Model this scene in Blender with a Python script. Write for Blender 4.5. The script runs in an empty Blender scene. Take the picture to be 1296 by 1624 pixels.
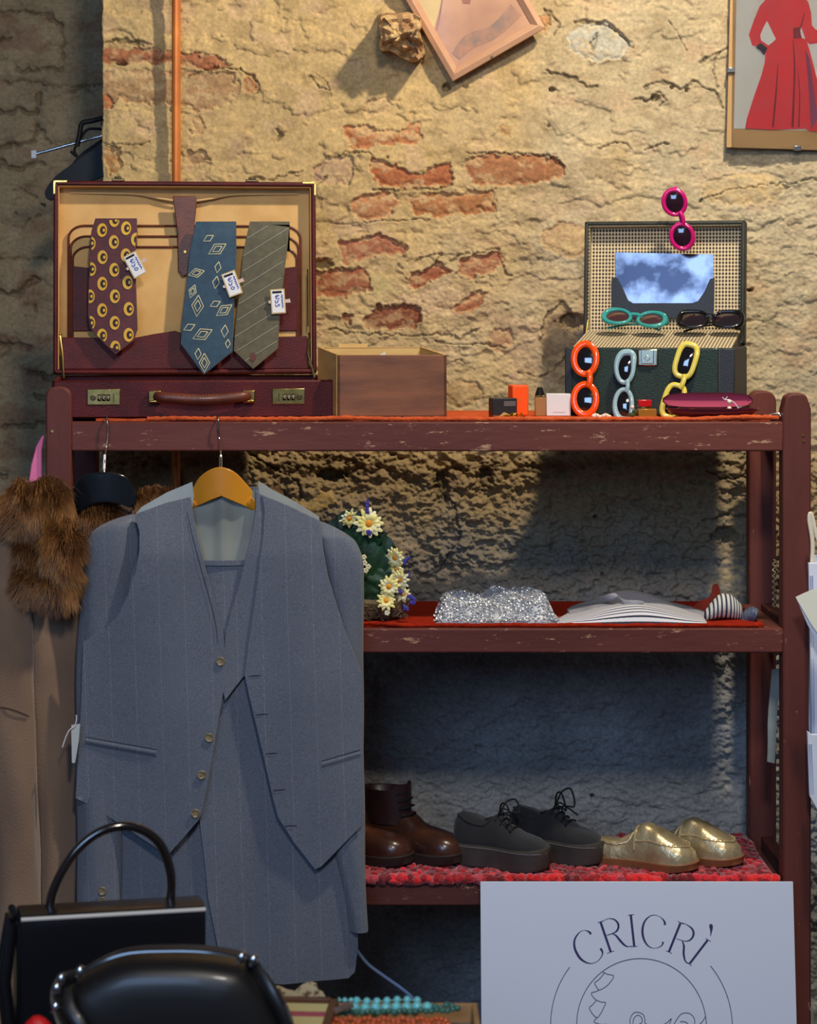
import bpy, bmesh, math, random
import numpy as np
from mathutils import Vector, Matrix, Euler
from mathutils.geometry import delaunay_2d_cdt
R = math.radians
scene = bpy.context.scene
col = scene.collection
random.seed(7)

# ------------------------------------------------------------------ camera
F = 3780.0; CX, CY = 600.0, 490.0; D = 4.2; ZC = 1.65
cam = bpy.data.cameras.new('camera'); camo = bpy.data.objects.new('camera', cam); col.objects.link(camo)
camo.location = (0, -D, ZC); camo.rotation_euler = (R(90), 0, 0)
cam.sensor_fit = 'HORIZONTAL'; cam.sensor_width = 36; cam.lens = F/1296*36
cam.shift_x = (648-CX)/1296; cam.shift_y = -(812-CY)/1296
cam.dof.use_dof = True; cam.dof.focus_distance = D+.05; cam.dof.aperture_fstop = 11
cam.clip_start = .05
scene.camera = camo
# ------------------------------------------------------------------ world, lights, exposure
w = bpy.data.worlds.new('world'); scene.world = w; w.use_nodes = True
w.node_tree.nodes['Background'].inputs[0].default_value = (.55, .72, 1, 1)
w.node_tree.nodes['Background'].inputs[1].default_value = .075
def lamp(name, kind, loc, target, power, color, size=.1, size_y=None, blend=.5, cone=80):
    l = bpy.data.lights.new(name, kind); o = bpy.data.objects.new(name, l); col.objects.link(o)
    o.location = loc; l.energy = power; l.color = color
    d = Vector(target)-Vector(loc); o.rotation_euler = d.to_track_quat('-Z', 'Y').to_euler()
    if kind == 'AREA':
        l.size = size
        if size_y: l.shape = 'RECTANGLE'; l.size_y = size_y
    else: l.shadow_soft_size = size
    if kind == 'SPOT': l.spot_size = R(cone); l.spot_blend = blend
    return o
lamp('wall_spot', 'SPOT', (.745, -.66, 3.03), (-.15, .575, 1.55), 130, (1, .87, .67), .05, cone=105, blend=.6)
lamp('room_lamp', 'AREA', (.3, -3.6, 3.2), (0, .3, 1.2), 47, (1, .92, .82), .3)
lamp('doorway_daylight', 'AREA', (-.9, -4.6, 2.45), (.1, .2, 1.0), 56, (.38, .60, 1), 1.5, 1.1)
vs = scene.view_settings; vs.view_transform = 'Standard'; vs.look = 'None'; vs.gamma = 1; vs.use_curve_mapping = False
vs.exposure = 0.0

# ------------------------------------------------------------------ helpers
def P(px, py, Y=0.0):
    k = (D+Y)/F
    return Vector(((px-CX)*k, Y, ZC-(py-CY)*k))
def lin(c):
    return tuple(((v/255)/12.92 if v/255 <= .04045 else ((v/255+.055)/1.055)**2.4) for v in c)
MATS = {}
def mat(name, c, rough=.5, metal=0, c2=None, vs_=30, bump=0, bs=200, coat=0, trans=0, sheen=0, spec=.5, stretch=(1, 1, 1), sharp=None, ior=1.45):
    if name in MATS: return MATS[name]
    m = bpy.data.materials.new(name); m.use_nodes = True; MATS[name] = m
    nt = m.node_tree; N = nt.nodes; L = nt.links; b = N['Principled BSDF']
    c = lin(c)+(1,)
    b.inputs['Base Color'].default_value = c
    b.inputs['Roughness'].default_value = rough; b.inputs['Metallic'].default_value = metal
    b.inputs['Coat Weight'].default_value = coat; b.inputs['Coat Roughness'].default_value = .08
    b.inputs['Transmission Weight'].default_value = trans; b.inputs['IOR'].default_value = ior
    b.inputs['Sheen Weight'].default_value = sheen; b.inputs['Specular IOR Level'].default_value = spec
    tc = N.new('ShaderNodeTexCoord'); mp = N.new('ShaderNodeMapping'); L.new(tc.outputs['Object'], mp.inputs[0])
    mp.inputs['Scale'].default_value = stretch
    if c2 is not None:
        n = N.new('ShaderNodeTexNoise'); n.inputs['Scale'].default_value = vs_; n.inputs['Detail'].default_value = 6
        L.new(mp.outputs[0], n.inputs['Vector'])
        r = N.new('ShaderNodeValToRGB'); lo, hi = sharp if sharp else (.35, .68)
        r.color_ramp.elements[0].position = lo; r.color_ramp.elements[1].position = hi
        r.color_ramp.elements[0].color = c; r.color_ramp.elements[1].color = lin(c2)+(1,)
        L.new(n.outputs['Fac'], r.inputs[0]); L.new(r.outputs[0], b.inputs['Base Color'])
    if bump:
        n = N.new('ShaderNodeTexNoise'); n.inputs['Scale'].default_value = bs; n.inputs['Detail'].default_value = 4
        L.new(mp.outputs[0], n.inputs['Vector'])
        bp = N.new('ShaderNodeBump'); bp.inputs['Strength'].default_value = bump; bp.inputs['Distance'].default_value = .002
        L.new(n.outputs['Fac'], bp.inputs['Height']); L.new(bp.outputs[0], b.inputs['Normal'])
    return m

class G:
    def __init__(s): s.v = []; s.f = []; s.m = []
    def add(s, vs, fs, mi=0, T=None):
        o = len(s.v)
        for p in vs:
            p = Vector(p); s.v.append(T @ p if T else p)
        for f in fs: s.f.append([i+o for i in f]); s.m.append(mi)
        return s
    def box(s, c, d, T=None, mi=0, taper=1.0):
        x, y, z = d[0]/2, d[1]/2, d[2]/2; c = Vector(c)
        vs = [c+Vector((sx*x*(taper if sz > 0 else 1), sy*y*(taper if sz > 0 else 1), sz*z)) for sz in (-1, 1) for sy in (-1, 1) for sx in (-1, 1)]
        return s.add(vs, [(0, 2, 3, 1), (4, 5, 7, 6), (0, 1, 5, 4), (2, 6, 7, 3), (0, 4, 6, 2), (1, 3, 7, 5)], mi, T)
    def bx(s, a, b, T=None, mi=0):
        a = Vector(a); b = Vector(b); return s.box((a+b)/2, b-a, T, mi)
    def tube(s, pts, r, n=8, closed=False, T=None, mi=0, flat=1.0, up=None):
        pts = [Vector(p) for p in pts]; k = len(pts); rs = r if isinstance(r, (list, tuple)) else [r]*k
        vs = []; fs = []; prev = None
        for i, p in enumerate(pts):
            if closed: t = pts[(i+1) % k]-pts[i-1]
            else: t = pts[min(i+1, k-1)]-pts[max(i-1, 0)]
            if t.length < 1e-9: t = Vector((0, 0, 1))
            t.normalize()
            if up is not None: a = Vector(up)
            else: a = prev if prev is not None else (Vector((0, 1, 0)) if abs(t.y) < .9 else Vector((1, 0, 0)))
            u = (a - t*a.dot(t))
            if u.length < 1e-6: u = t.orthogonal()
            u.normalize(); prev = u; v = t.cross(u)
            for j in range(n):
                an = 2*math.pi*j/n; vs.append(p+(u*math.cos(an)*flat+v*math.sin(an))*rs[i])
        for i in range(k if closed else k-1):
            for j in range(n):
                a = i*n+j; b = i*n+(j+1) % n; c = ((i+1) % k)*n+(j+1) % n; d_ = ((i+1) % k)*n+j
                fs.append((a, b, c, d_))
        if not closed: fs.append(list(range(n))[::-1]); fs.append([(k-1)*n+j for j in range(n)])
        return s.add(vs, fs, mi, T)
    def lathe(s, prof, c=(0, 0, 0), n=24, T=None, mi=0):
        vs = []; fs = []; c = Vector(c)
        for r, z in prof:
            for j in range(n):
                a = 2*math.pi*j/n; vs.append(c+Vector((r*math.cos(a), r*math.sin(a), z)))
        for i in range(len(prof)-1):
            for j in range(n): fs.append((i*n+j, i*n+(j+1) % n, (i+1)*n+(j+1) % n, (i+1)*n+j))
        fs.append(list(range(n))[::-1]); fs.append([(len(prof)-1)*n+j for j in range(n)])
        return s.add(vs, fs, mi, T)
    def ell(s, c, r, nu=16, nv=10, T=None, mi=0, jit=0, rng=random):
        c = Vector(c); r = (r, r, r) if isinstance(r, (int, float)) else r
        vs = [c+Vector((0, 0, r[2]))]; fs = []
        for i in range(1, nv):
            th = math.pi*i/nv
            for j in range(nu):
                ph = 2*math.pi*j/nu; q = 1+(rng.uniform(-jit, jit) if jit else 0)
                vs.append(c+Vector((r[0]*math.sin(th)*math.cos(ph)*q, r[1]*math.sin(th)*math.sin(ph)*q, r[2]*math.cos(th)*q)))
        vs.append(c-Vector((0, 0, r[2]))); e = len(vs)-1
        for j in range(nu): fs.append((0, 1+j, 1+(j+1) % nu)); fs.append((e, 1+(nv-2)*nu+(j+1) % nu, 1+(nv-2)*nu+j))
        for i in range(nv-2):
            for j in range(nu):
                a = 1+i*nu+j; b = 1+i*nu+(j+1) % nu; fs.append((a, a+nu, b+nu, b))
        return s.add(vs, fs, mi, T)
    def prism(s, poly, y0, y1, T=None, mi=0):      # polygon in x,z, extruded along y
        n = len(poly); vs = [(x, y0, z) for x, z in poly]+[(x, y1, z) for x, z in poly]
        fs = [list(range(n)), list(range(n, 2*n))[::-1]]+[(i, i+n, (i+1) % n+n, (i+1) % n) for i in range(n)]
        return s.add(vs, fs, mi, T)
    def loft(s, rings, cap=True, closed=True, T=None, mi=0):
        n = len(rings[0]); vs = [p for r in rings for p in r]; fs = []
        for i in range(len(rings)-1):
            for j in range(n if closed else n-1):
                fs.append((i*n+j, i*n+(j+1) % n, (i+1)*n+(j+1) % n, (i+1)*n+j))
        if cap: fs.append(list(range(n))[::-1]); fs.append([(len(rings)-1)*n+j for j in range(n)])
        return s.add(vs, fs, mi, T)

ROOTM = {}
def root_of(o):
    while o is not None and o.parent: o = o.parent
    return o
def build(name, g, m, parent=None, wp=False, bevel=0, sub=0, angle=40, loc=None, fixn=True):
    me = bpy.data.meshes.new(name)
    off = Matrix.Identity(4)
    if parent is not None and wp: off = ROOTM[root_of(parent).name].inverted()
    if parent is None:
        if loc is None:
            xs = [p.x for p in g.v]; ys = [p.y for p in g.v]; zs = [p.z for p in g.v]
            loc = ((min(xs)+max(xs))/2, (min(ys)+max(ys))/2, min(zs))
        off = Matrix.Translation(-Vector(loc))
    me.from_pydata([tuple(off @ p) for p in g.v], [], g.f)
    for mm in (m if isinstance(m, (list, tuple)) else [m]): me.materials.append(mm)
    me.polygons.foreach_set('material_index', g.m)
    if fixn:
        bm = bmesh.new(); bm.from_mesh(me); bmesh.ops.recalc_face_normals(bm, faces=bm.faces); bm.to_mesh(me); bm.free()
    me.polygons.foreach_set('use_smooth', [True]*len(me.polygons))
    me.set_sharp_from_angle(angle=R(angle))
    o = bpy.data.objects.new(name, me); col.objects.link(o)
    if parent is not None: o.parent = parent
    else: o.location = loc; ROOTM[o.name] = Matrix.Translation(Vector(loc))
    if bevel:
        b = o.modifiers.new('bevel', 'BEVEL'); b.width = bevel; b.segments = 2; b.limit_method = 'ANGLE'; b.angle_limit = R(35)
    if sub:
        b = o.modifiers.new('sub', 'SUBSURF'); b.levels = sub; b.render_levels = sub
    return o
def tag(o, label, cat, group=None, kind=None):
    o['label'] = label; o['category'] = cat
    if group: o['group'] = group
    if kind: o['kind'] = kind
    return o
def thing(name, label, cat, loc, rotz=0, group=None, rot=None):
    o = bpy.data.objects.new(name, None); col.objects.link(o); o.location = loc
    o.empty_display_size = .05
    o.rotation_euler = rot if rot else (0, 0, rotz)
    ROOTM[o.name] = Matrix.Translation(Vector(loc)) @ Euler(o.rotation_euler).to_matrix().to_4x4()
    tag(o, label, cat, group); return o
def struct(name, g, m, **k):
    o = build(name, g, m, loc=(0, 0, 0), **k); o['kind'] = 'structure'; return o
def smooth(pts, n=6, closed=True):
    out = []; k = len(pts)
    for i in range(k if closed else k-1):
        p0 = pts[(i-1) % k] if closed or i > 0 else pts[0]; p1 = pts[i]; p2 = pts[(i+1) % k]
        p3 = pts[(i+2) % k] if closed or i < k-2 else pts[-1]
        for j in range(n):
            t = j/n
            out.append(tuple(.5*((2*b)+(-a+c)*t+(2*a-5*b+4*c-d)*t*t+(-a+3*b-3*c+d)*t**3) for a, b, c, d in zip(p0, p1, p2, p3)))
    if not closed: out.append(tuple(pts[-1]))
    o2 = [out[0]]
    for p in out[1:]:
        if sum((a-b)**2 for a, b in zip(p, o2[-1])) > 1e-12: o2.append(p)
    return o2
def panel(g, outline, Y0, fn=None, t=.003, step=9, n=4, mi=0, sm=True):
    """cloth-like sheet: outline (px) seen at depth Y0, bulged by fn(px,py), real thickness t"""
    ol = smooth(outline, n) if sm else list(outline)
    # resample long edges
    pts = []
    for i, p in enumerate(ol):
        q = ol[(i+1) % len(ol)]; L_ = math.dist(p, q); m = max(1, int(L_/step))
        for j in range(m): pts.append((p[0]+(q[0]-p[0])*j/m, p[1]+(q[1]-p[1])*j/m))
    nb = len(pts)
    x0 = min(p[0] for p in pts); x1 = max(p[0] for p in pts); y0 = min(p[1] for p in pts); y1 = max(p[1] for p in pts)
    A = np.array(pts); Bp = np.roll(A, -1, 0); inner = []
    yy = y0+step*.5; r_ = 0
    while yy < y1:
        xx = x0+step*(.5 if r_ % 2 else 1)
        while xx < x1:
            c = ((A[:, 1] > yy) != (Bp[:, 1] > yy)) & (xx < (Bp[:, 0]-A[:, 0])*(yy-A[:, 1])/(Bp[:, 1]-A[:, 1]+1e-12)+A[:, 0])
            if c.sum() % 2 == 1 and ((A[:, 0]-xx)**2+(A[:, 1]-yy)**2).min() > (step*.55)**2: inner.append((xx, yy))
            xx += step
        yy += step*.87; r_ += 1
    co = [Vector(p) for p in pts+inner]
    vo, eo, fo, *_ = delaunay_2d_cdt(co, [], [list(range(nb))], 1, 1e-4)
    fn = fn or (lambda a, b: 0)
    k0 = (D+Y0)/F; fr = []; bk = []
    for p in vo:
        d = fn(p[0], p[1]); X = (p[0]-CX)*k0; Z = ZC-(p[1]-CY)*k0
        fr.append((X, Y0+d, Z)); bk.append((X, Y0+d+t, Z))
    N = len(fr); cnt = {}
    for f in fo:
        for a, b in zip(f, f[1:]+f[:1]): cnt[(a, b)] = 1
    fs = [list(f) for f in fo]+[[i+N for i in f][::-1] for f in fo]
    for (a, b) in cnt:
        if (b, a) not in cnt: fs.append([b, a, a+N, b+N])
    return g.add(fr+bk, fs, mi)
def ribbon(g, pts, toW, h=.0004, mi=0, sub=5, closed=False):
    """flat stroke of varying width: pts (u,v,w); toW(u,v,lift) gives the world point"""
    q = smooth(pts, sub, closed) if len(pts) > 2 else list(pts)
    k = len(q); vs = []
    for i in range(k):
        a = q[(i-1) % k] if closed else q[max(i-1, 0)]; b = q[(i+1) % k] if closed else q[min(i+1, k-1)]
        dx, dy = b[0]-a[0], b[1]-a[1]; l = math.hypot(dx, dy) or 1; nx, ny = -dy/l, dx/l; u, v, wd = q[i]; wd = max(wd, 1e-5)
        vs.append(toW(u+nx*wd/2, v+ny*wd/2, h)); vs.append(toW(u-nx*wd/2, v-ny*wd/2, h))
    fs = [(2*i, 2*i+1, 2*((i+1) % k)+1, 2*((i+1) % k)) for i in range(k if closed else k-1)]
    return g.add(vs, fs, mi)
def basis(o, x, y, z):
    m = Matrix((x, y, z)).transposed().to_4x4(); m.translation = Vector(o); return m

# ------------------------------------------------------------------ noise
def noise_table(seed): return np.random.RandomState(seed).rand(256, 256)*2-1
TB = {}
def vn(x, y, seed=0):
    if seed not in TB: TB[seed] = noise_table(seed)
    T = TB[seed]; xi = np.floor(x).astype(int); yi = np.floor(y).astype(int); fx = x-xi; fy = y-yi
    sx = fx*fx*fx*(fx*(fx*6-15)+10); sy = fy*fy*fy*(fy*(fy*6-15)+10)
    a = T[xi & 255, yi & 255]; b = T[(xi+1) & 255, yi & 255]; c = T[xi & 255, (yi+1) & 255]; d = T[(xi+1) & 255, (yi+1) & 255]
    return (a+(b-a)*sx)+((c+(d-c)*sx)-(a+(b-a)*sx))*sy
def fbm(x, y, seed=0, o=4, g=.5):
    s = 0; a = 1; t = 0
    for i in range(o):
        s = s+a*vn(x*2**i+17.3*i, y*2**i+9.1*i, seed+i); t += a; a *= g
    return s/t
def sst(a, b, x):
    t = np.clip((x-a)/(b-a), 0, 1); return t*t*(3-2*t)
def poly_sd(U, V, poly):
    d = np.full(U.shape, 1e9); ins = np.zeros(U.shape, bool); n = len(poly)
    for i in range(n):
        x1, y1 = poly[i]; x2, y2 = poly[(i+1) % n]; ex, ey = x2-x1, y2-y1
        t = np.clip(((U-x1)*ex+(V-y1)*ey)/(ex*ex+ey*ey+1e-9), 0, 1)
        d = np.minimum(d, (U-x1-t*ex)**2+(V-y1-t*ey)**2)
        ins ^= ((y1 > V) != (y2 > V)) & (U < ex*(V-y1)/(ey+1e-12)+x1)
    d = np.sqrt(d); return np.where(ins, d, -d)
def line_d(U, V, pl):
    d = np.full(U.shape, 1e9)
    for (x1, y1), (x2, y2) in zip(pl, pl[1:]):
        ex, ey = x2-x1, y2-y1; t = np.clip(((U-x1)*ex+(V-y1)*ey)/(ex*ex+ey*ey+1e-9), 0, 1)
        d = np.minimum(d, (U-x1-t*ex)**2+(V-y1-t*ey)**2)
    return np.sqrt(d)
def wall_material(name, rough_bump=.5):
    m = bpy.data.materials.new(name); m.use_nodes = True; N = m.node_tree.nodes; L = m.node_tree.links; b = N['Principled BSDF']
    b.inputs['Roughness'].default_value = .92; b.inputs['Specular IOR Level'].default_value = .2
    a = N.new('ShaderNodeAttribute'); a.attribute_name = 'tone'
    tc = N.new('ShaderNodeTexCoord'); n = N.new('ShaderNodeTexNoise'); n.inputs['Scale'].default_value = 140; n.inputs['Detail'].default_value = 6
    L.new(tc.outputs['Object'], n.inputs['Vector'])
    mr = N.new('ShaderNodeMapRange'); mr.inputs[1].default_value = .3; mr.inputs[2].default_value = .7; mr.inputs[3].default_value = .8; mr.inputs[4].default_value = 1.18
    L.new(n.outputs['Fac'], mr.inputs[0])
    mx = N.new('ShaderNodeVectorMath'); mx.operation = 'SCALE'; L.new(a.outputs['Color'], mx.inputs[0]); L.new(mr.outputs[0], mx.inputs['Scale'])
    L.new(mx.outputs[0], b.inputs['Base Color'])
    n2 = N.new('ShaderNodeTexNoise'); n2.inputs['Scale'].default_value = 260; n2.inputs['Detail'].default_value = 5; L.new(tc.outputs['Object'], n2.inputs['Vector'])
    bp = N.new('ShaderNodeBump'); bp.inputs['Strength'].default_value = rough_bump; bp.inputs['Distance'].default_value = .0015
    L.new(n2.outputs['Fac'], bp.inputs['Height']); L.new(bp.outputs[0], b.inputs['Normal'])
    return m
def grid_mesh(name, X, Y, Z, C, m):
    nr, nc = X.shape; me = bpy.data.meshes.new(name); me.vertices.add(nr*nc)
    me.vertices.foreach_set('co', np.stack([X, Y, Z], -1).astype(np.float32).ravel())
    i = np.arange(nr*nc).reshape(nr, nc); q = np.stack([i[:-1, :-1], i[1:, :-1], i[1:, 1:], i[:-1, 1:]], -1).reshape(-1, 4)
    me.loops.add(q.size); me.loops.foreach_set('vertex_index', q.ravel().astype(np.int32))
    me.polygons.add(len(q)); me.polygons.foreach_set('loop_start', (np.arange(len(q))*4).astype(np.int32))
    me.polygons.foreach_set('use_smooth', np.ones(len(q), bool))
    me.update(calc_edges=True)
    a = me.attributes.new('tone', 'FLOAT_COLOR', 'POINT')
    a.data.foreach_set('color', np.concatenate([C, np.ones(C.shape[:2]+(1,))], -1).astype(np.float32).ravel())
    me.materials.append(m); o = bpy.data.objects.new(name, me); col.objects.link(o); o['kind'] = 'structure'
    return o
def axis(lo, a, b, hi, step, cs=10):
    return np.concatenate([np.arange(lo, a, cs), np.arange(a, b, step), np.arange(b, hi+cs, cs)])

# ------------------------------------------------------------------ setting: the plastered brick wall
YW = .575; SW = F/(D+YW)
def W2(u, v): return (u-CX)/SW, ZC-(v-CY)/SW
BR = [ # polygon, colour sRGB (albedo), depth of the recess m, dust 0..1
 ([(547,200),(570,196),(600,206),(640,207),(654,193),(669,196),(668,218),(655,230),(600,231),(568,236),(552,230)], (190,112,66), .007, .35),
 ([(575,172),(590,158),(615,156),(626,168),(610,180),(585,184)], (190,142,100), .004, .5),
 ([(496,268),(520,252),(558,247),(563,268),(556,293),(530,290),(500,287)], (184,138,106), .006, .4),
 ([(588,252),(610,256),(640,268),(668,276),(690,262),(713,252),(720,280),(712,292),(680,298),(640,296),(600,296),(590,280)], (176,94,52), .009, .3),
 ([(738,250),(800,245),(880,246),(897,268),(890,284),(840,291),(800,294),(750,290),(740,275)], (172,106,66), .008, .2),
 ([(560,312),(600,305),(630,306),(633,320),(622,345),(572,350),(559,335)], (184,116,74), .007, .4),
 ([(643,314),(680,306),(740,305),(786,300),(788,336),(740,338),(720,345),(660,342)], (174,106,60), .007, .2),
 ([(537,385),(570,376),(600,370),(630,380),(648,395),(620,405),(580,410),(550,418),(540,405)], (180,104,72), .009, .25),
 ([(500,430),(545,425),(580,425),(590,445),(585,462),(540,470),(500,466)], (166,90,56), .009, .2),
 ([(645,440),(680,422),(702,412),(713,430),(690,445),(660,458),(646,455)], (170,92,58), .009, .2),
 ([(727,415),(770,402),(792,400),(798,420),(780,430),(740,443),(733,430)], (176,104,72), .009, .3),
 ([(722,482),(750,464),(775,460),(770,478),(745,497),(725,498)], (176,104,68), .008, .3),
 ([(575,507),(600,486),(640,480),(665,485),(674,505),(655,520),(600,524),(578,518)], (140,72,46), .014, .1),
 ([(537,495),(550,498),(563,512),(556,516),(540,505)], (140,78,50), .008, .1),
 ([(588,445),(604,434),(622,452),(624,466),(606,476),(590,468)], (196,164,108), -.004, .5),
 ([(150,77),(200,76),(270,80),(340,88),(372,104),(330,110),(260,101),(150,99)], (168,96,60), .006, .15),
 ([(150,112),(200,108),(300,112),(372,118),(382,140),(366,165),(320,175),(250,166),(190,160),(150,170)], (178,130,88), .004, .35),
 ([(150,148),(172,150),(184,168),(172,176),(150,172)], (184,104,54), .007, .1),
 ([(168,234),(190,233),(193,270),(172,274)], (186,124,64), .005, .1),
 ([(386,114),(405,118),(413,142),(398,150),(386,142)], (180,110,64), .006, .2),
 ([(904,50),(930,38),(960,36),(985,52),(1003,72),(985,92),(940,95),(908,86),(900,70)], (190,182,158), .005, .2),
 ([(770,540),(785,524),(808,520),(815,536),(800,556),(778,556)], (190,138,100), .003, .3),
 ([(705,615),(730,600),(760,606),(768,630),(740,648),(708,640)], (186,142,98), .002, .4),
 ([(1115,290),(1160,276),(1230,276),(1250,300),(1220,322),(1150,326),(1118,316)], (190,158,122), .003, .5),
 ([(862,500),(890,480),(915,500),(915,600),(880,610),(858,560)], (150,118,88), .008, .2),
 ([(860,362),(885,352),(905,362),(900,380),(868,382)], (186,134,92), .003, .3),
 ([(302,190),(318,184),(322,208),(308,220)], (188,140,96), .003, .3),
 ([(295,240),(325,238),(332,254),(310,264),(296,256)], (180,134,92), .003, .3),
 ([(850,30),(868,20),(874,44),(864,56),(852,48)], (190,130,84), .004, .3),
 ([(788,200),(802,192),(814,202),(810,214),(792,214)], (190,140,90), .003, .3),
 ([(855,365),(895,352),(940,360),(940,400),(900,410),(860,392)], (190,146,106), .002, .6),
 ([(462,795),(500,784),(530,778),(533,800),(500,815),(470,812)], (196,148,76), -.012, .1),
 ([(600,852),(630,850),(655,868),(650,880),(610,876)], (182,148,122), -.010, .2),
 ([(400,790),(440,770),(462,790),(440,812),(405,815)], (130,92,62), .006, .2),
 ([(1120,900),(1160,880),(1190,890),(1190,940),(1130,950)], (150,140,120), .004, .4),
]
CR = [([(163,65),(200,62),(240,72)],2),([(165,65),(212,66),(225,73)],2),([(600,86),(560,140)],0),([(300,120),(340,108),(382,110)],2),
 ([(380,108),(400,120),(413,140),(404,150)],1.6),([(870,15),(888,40),(880,60)],1.6),([(862,12),(872,26),(874,40)],1.6),([(910,36),(940,34),(975,46),(1003,76)],2.4),
 ([(866,112),(890,120),(915,124),(930,138),(945,136)],2.6),([(1022,140),(1045,130),(1068,132),(1078,142),(1105,126),(1115,138),(1135,146),(1145,170)],2.2),
 ([(1005,160),(1030,158),(1045,146),(1058,160),(1045,168)],2),([(950,235),(975,225),(992,224),(1000,236)],1.6),([(1020,238),(1060,228)],1.6),
 ([(740,244),(800,243),(870,246),(893,262)],1.4),([(590,300),(640,302),(700,300),(718,292)],1.8),([(532,355),(600,350),(680,348)],1.2),
 ([(600,248),(560,240),(530,250)],1.2),([(715,415),(735,404),(790,396),(802,436),(812,440)],1.6),([(660,412),(700,400),(690,420)],1.4),
 ([(520,520),(560,530),(600,528),(650,534),(690,528),(730,536),(760,520)],1.6),([(690,540),(720,548),(770,545),(800,552)],1.3),([(858,598),(880,585),(905,560)],1.6),
 ([(820,590),(850,598),(870,592)],1.2),([(640,560),(700,568),(735,575)],1.2),([(500,116),(520,135),(525,160)],1),([(1110,320),(1160,300),(1230,292),(1296,285)],1.2),
 ([(1112,98),(1140,84),(1160,74)],2.2),([(1140,85),(1130,110),(1140,140)],1.3),([(440,205),(446,215),(440,222)],2.6),([(470,300),(500,296),(520,278)],1.2),
 ([(395,280),(430,285),(478,272)],1.4),([(490,120),(505,140),(520,146)],1.3),([(1060,35),(1080,60),(1090,80)],1),([(163,228),(200,232),(240,228)],1.2),
 ([(372,700),(420,735),(470,760),(480,790)],2.6),([(690,770),(720,800),(730,850),(700,900)],1.6),([(1120,745),(1150,760),(1190,750)],2),([(1115,825),(1150,815),(1190,822)],2.4),
 ([(940,65),(948,52),(942,80),(935,70)],2.0)]
HO = [(708,138,8,7,.03),(876,142,6,4,.02),(1066,138,4,4,.02),(1090,143,4,4,.02),(192,101,10,3,.02),(525,753,28,11,.035),(615,250,3,3,.01),(870,200,3,3,.01),(908,510,26,14,.02),
 (956,911,3.5,3.5,.02),(945,820,3.5,3.5,.02),(940,1263,3.5,3.5,.02),(1190,460,6,4,.02),(510,418,22,9,.02),(738,138,5,4,.01),(1040,155,9,6,.015),(700,775,14,30,.02),(770,760,16,18,.02),(1150,850,22,14,.015)]
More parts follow.
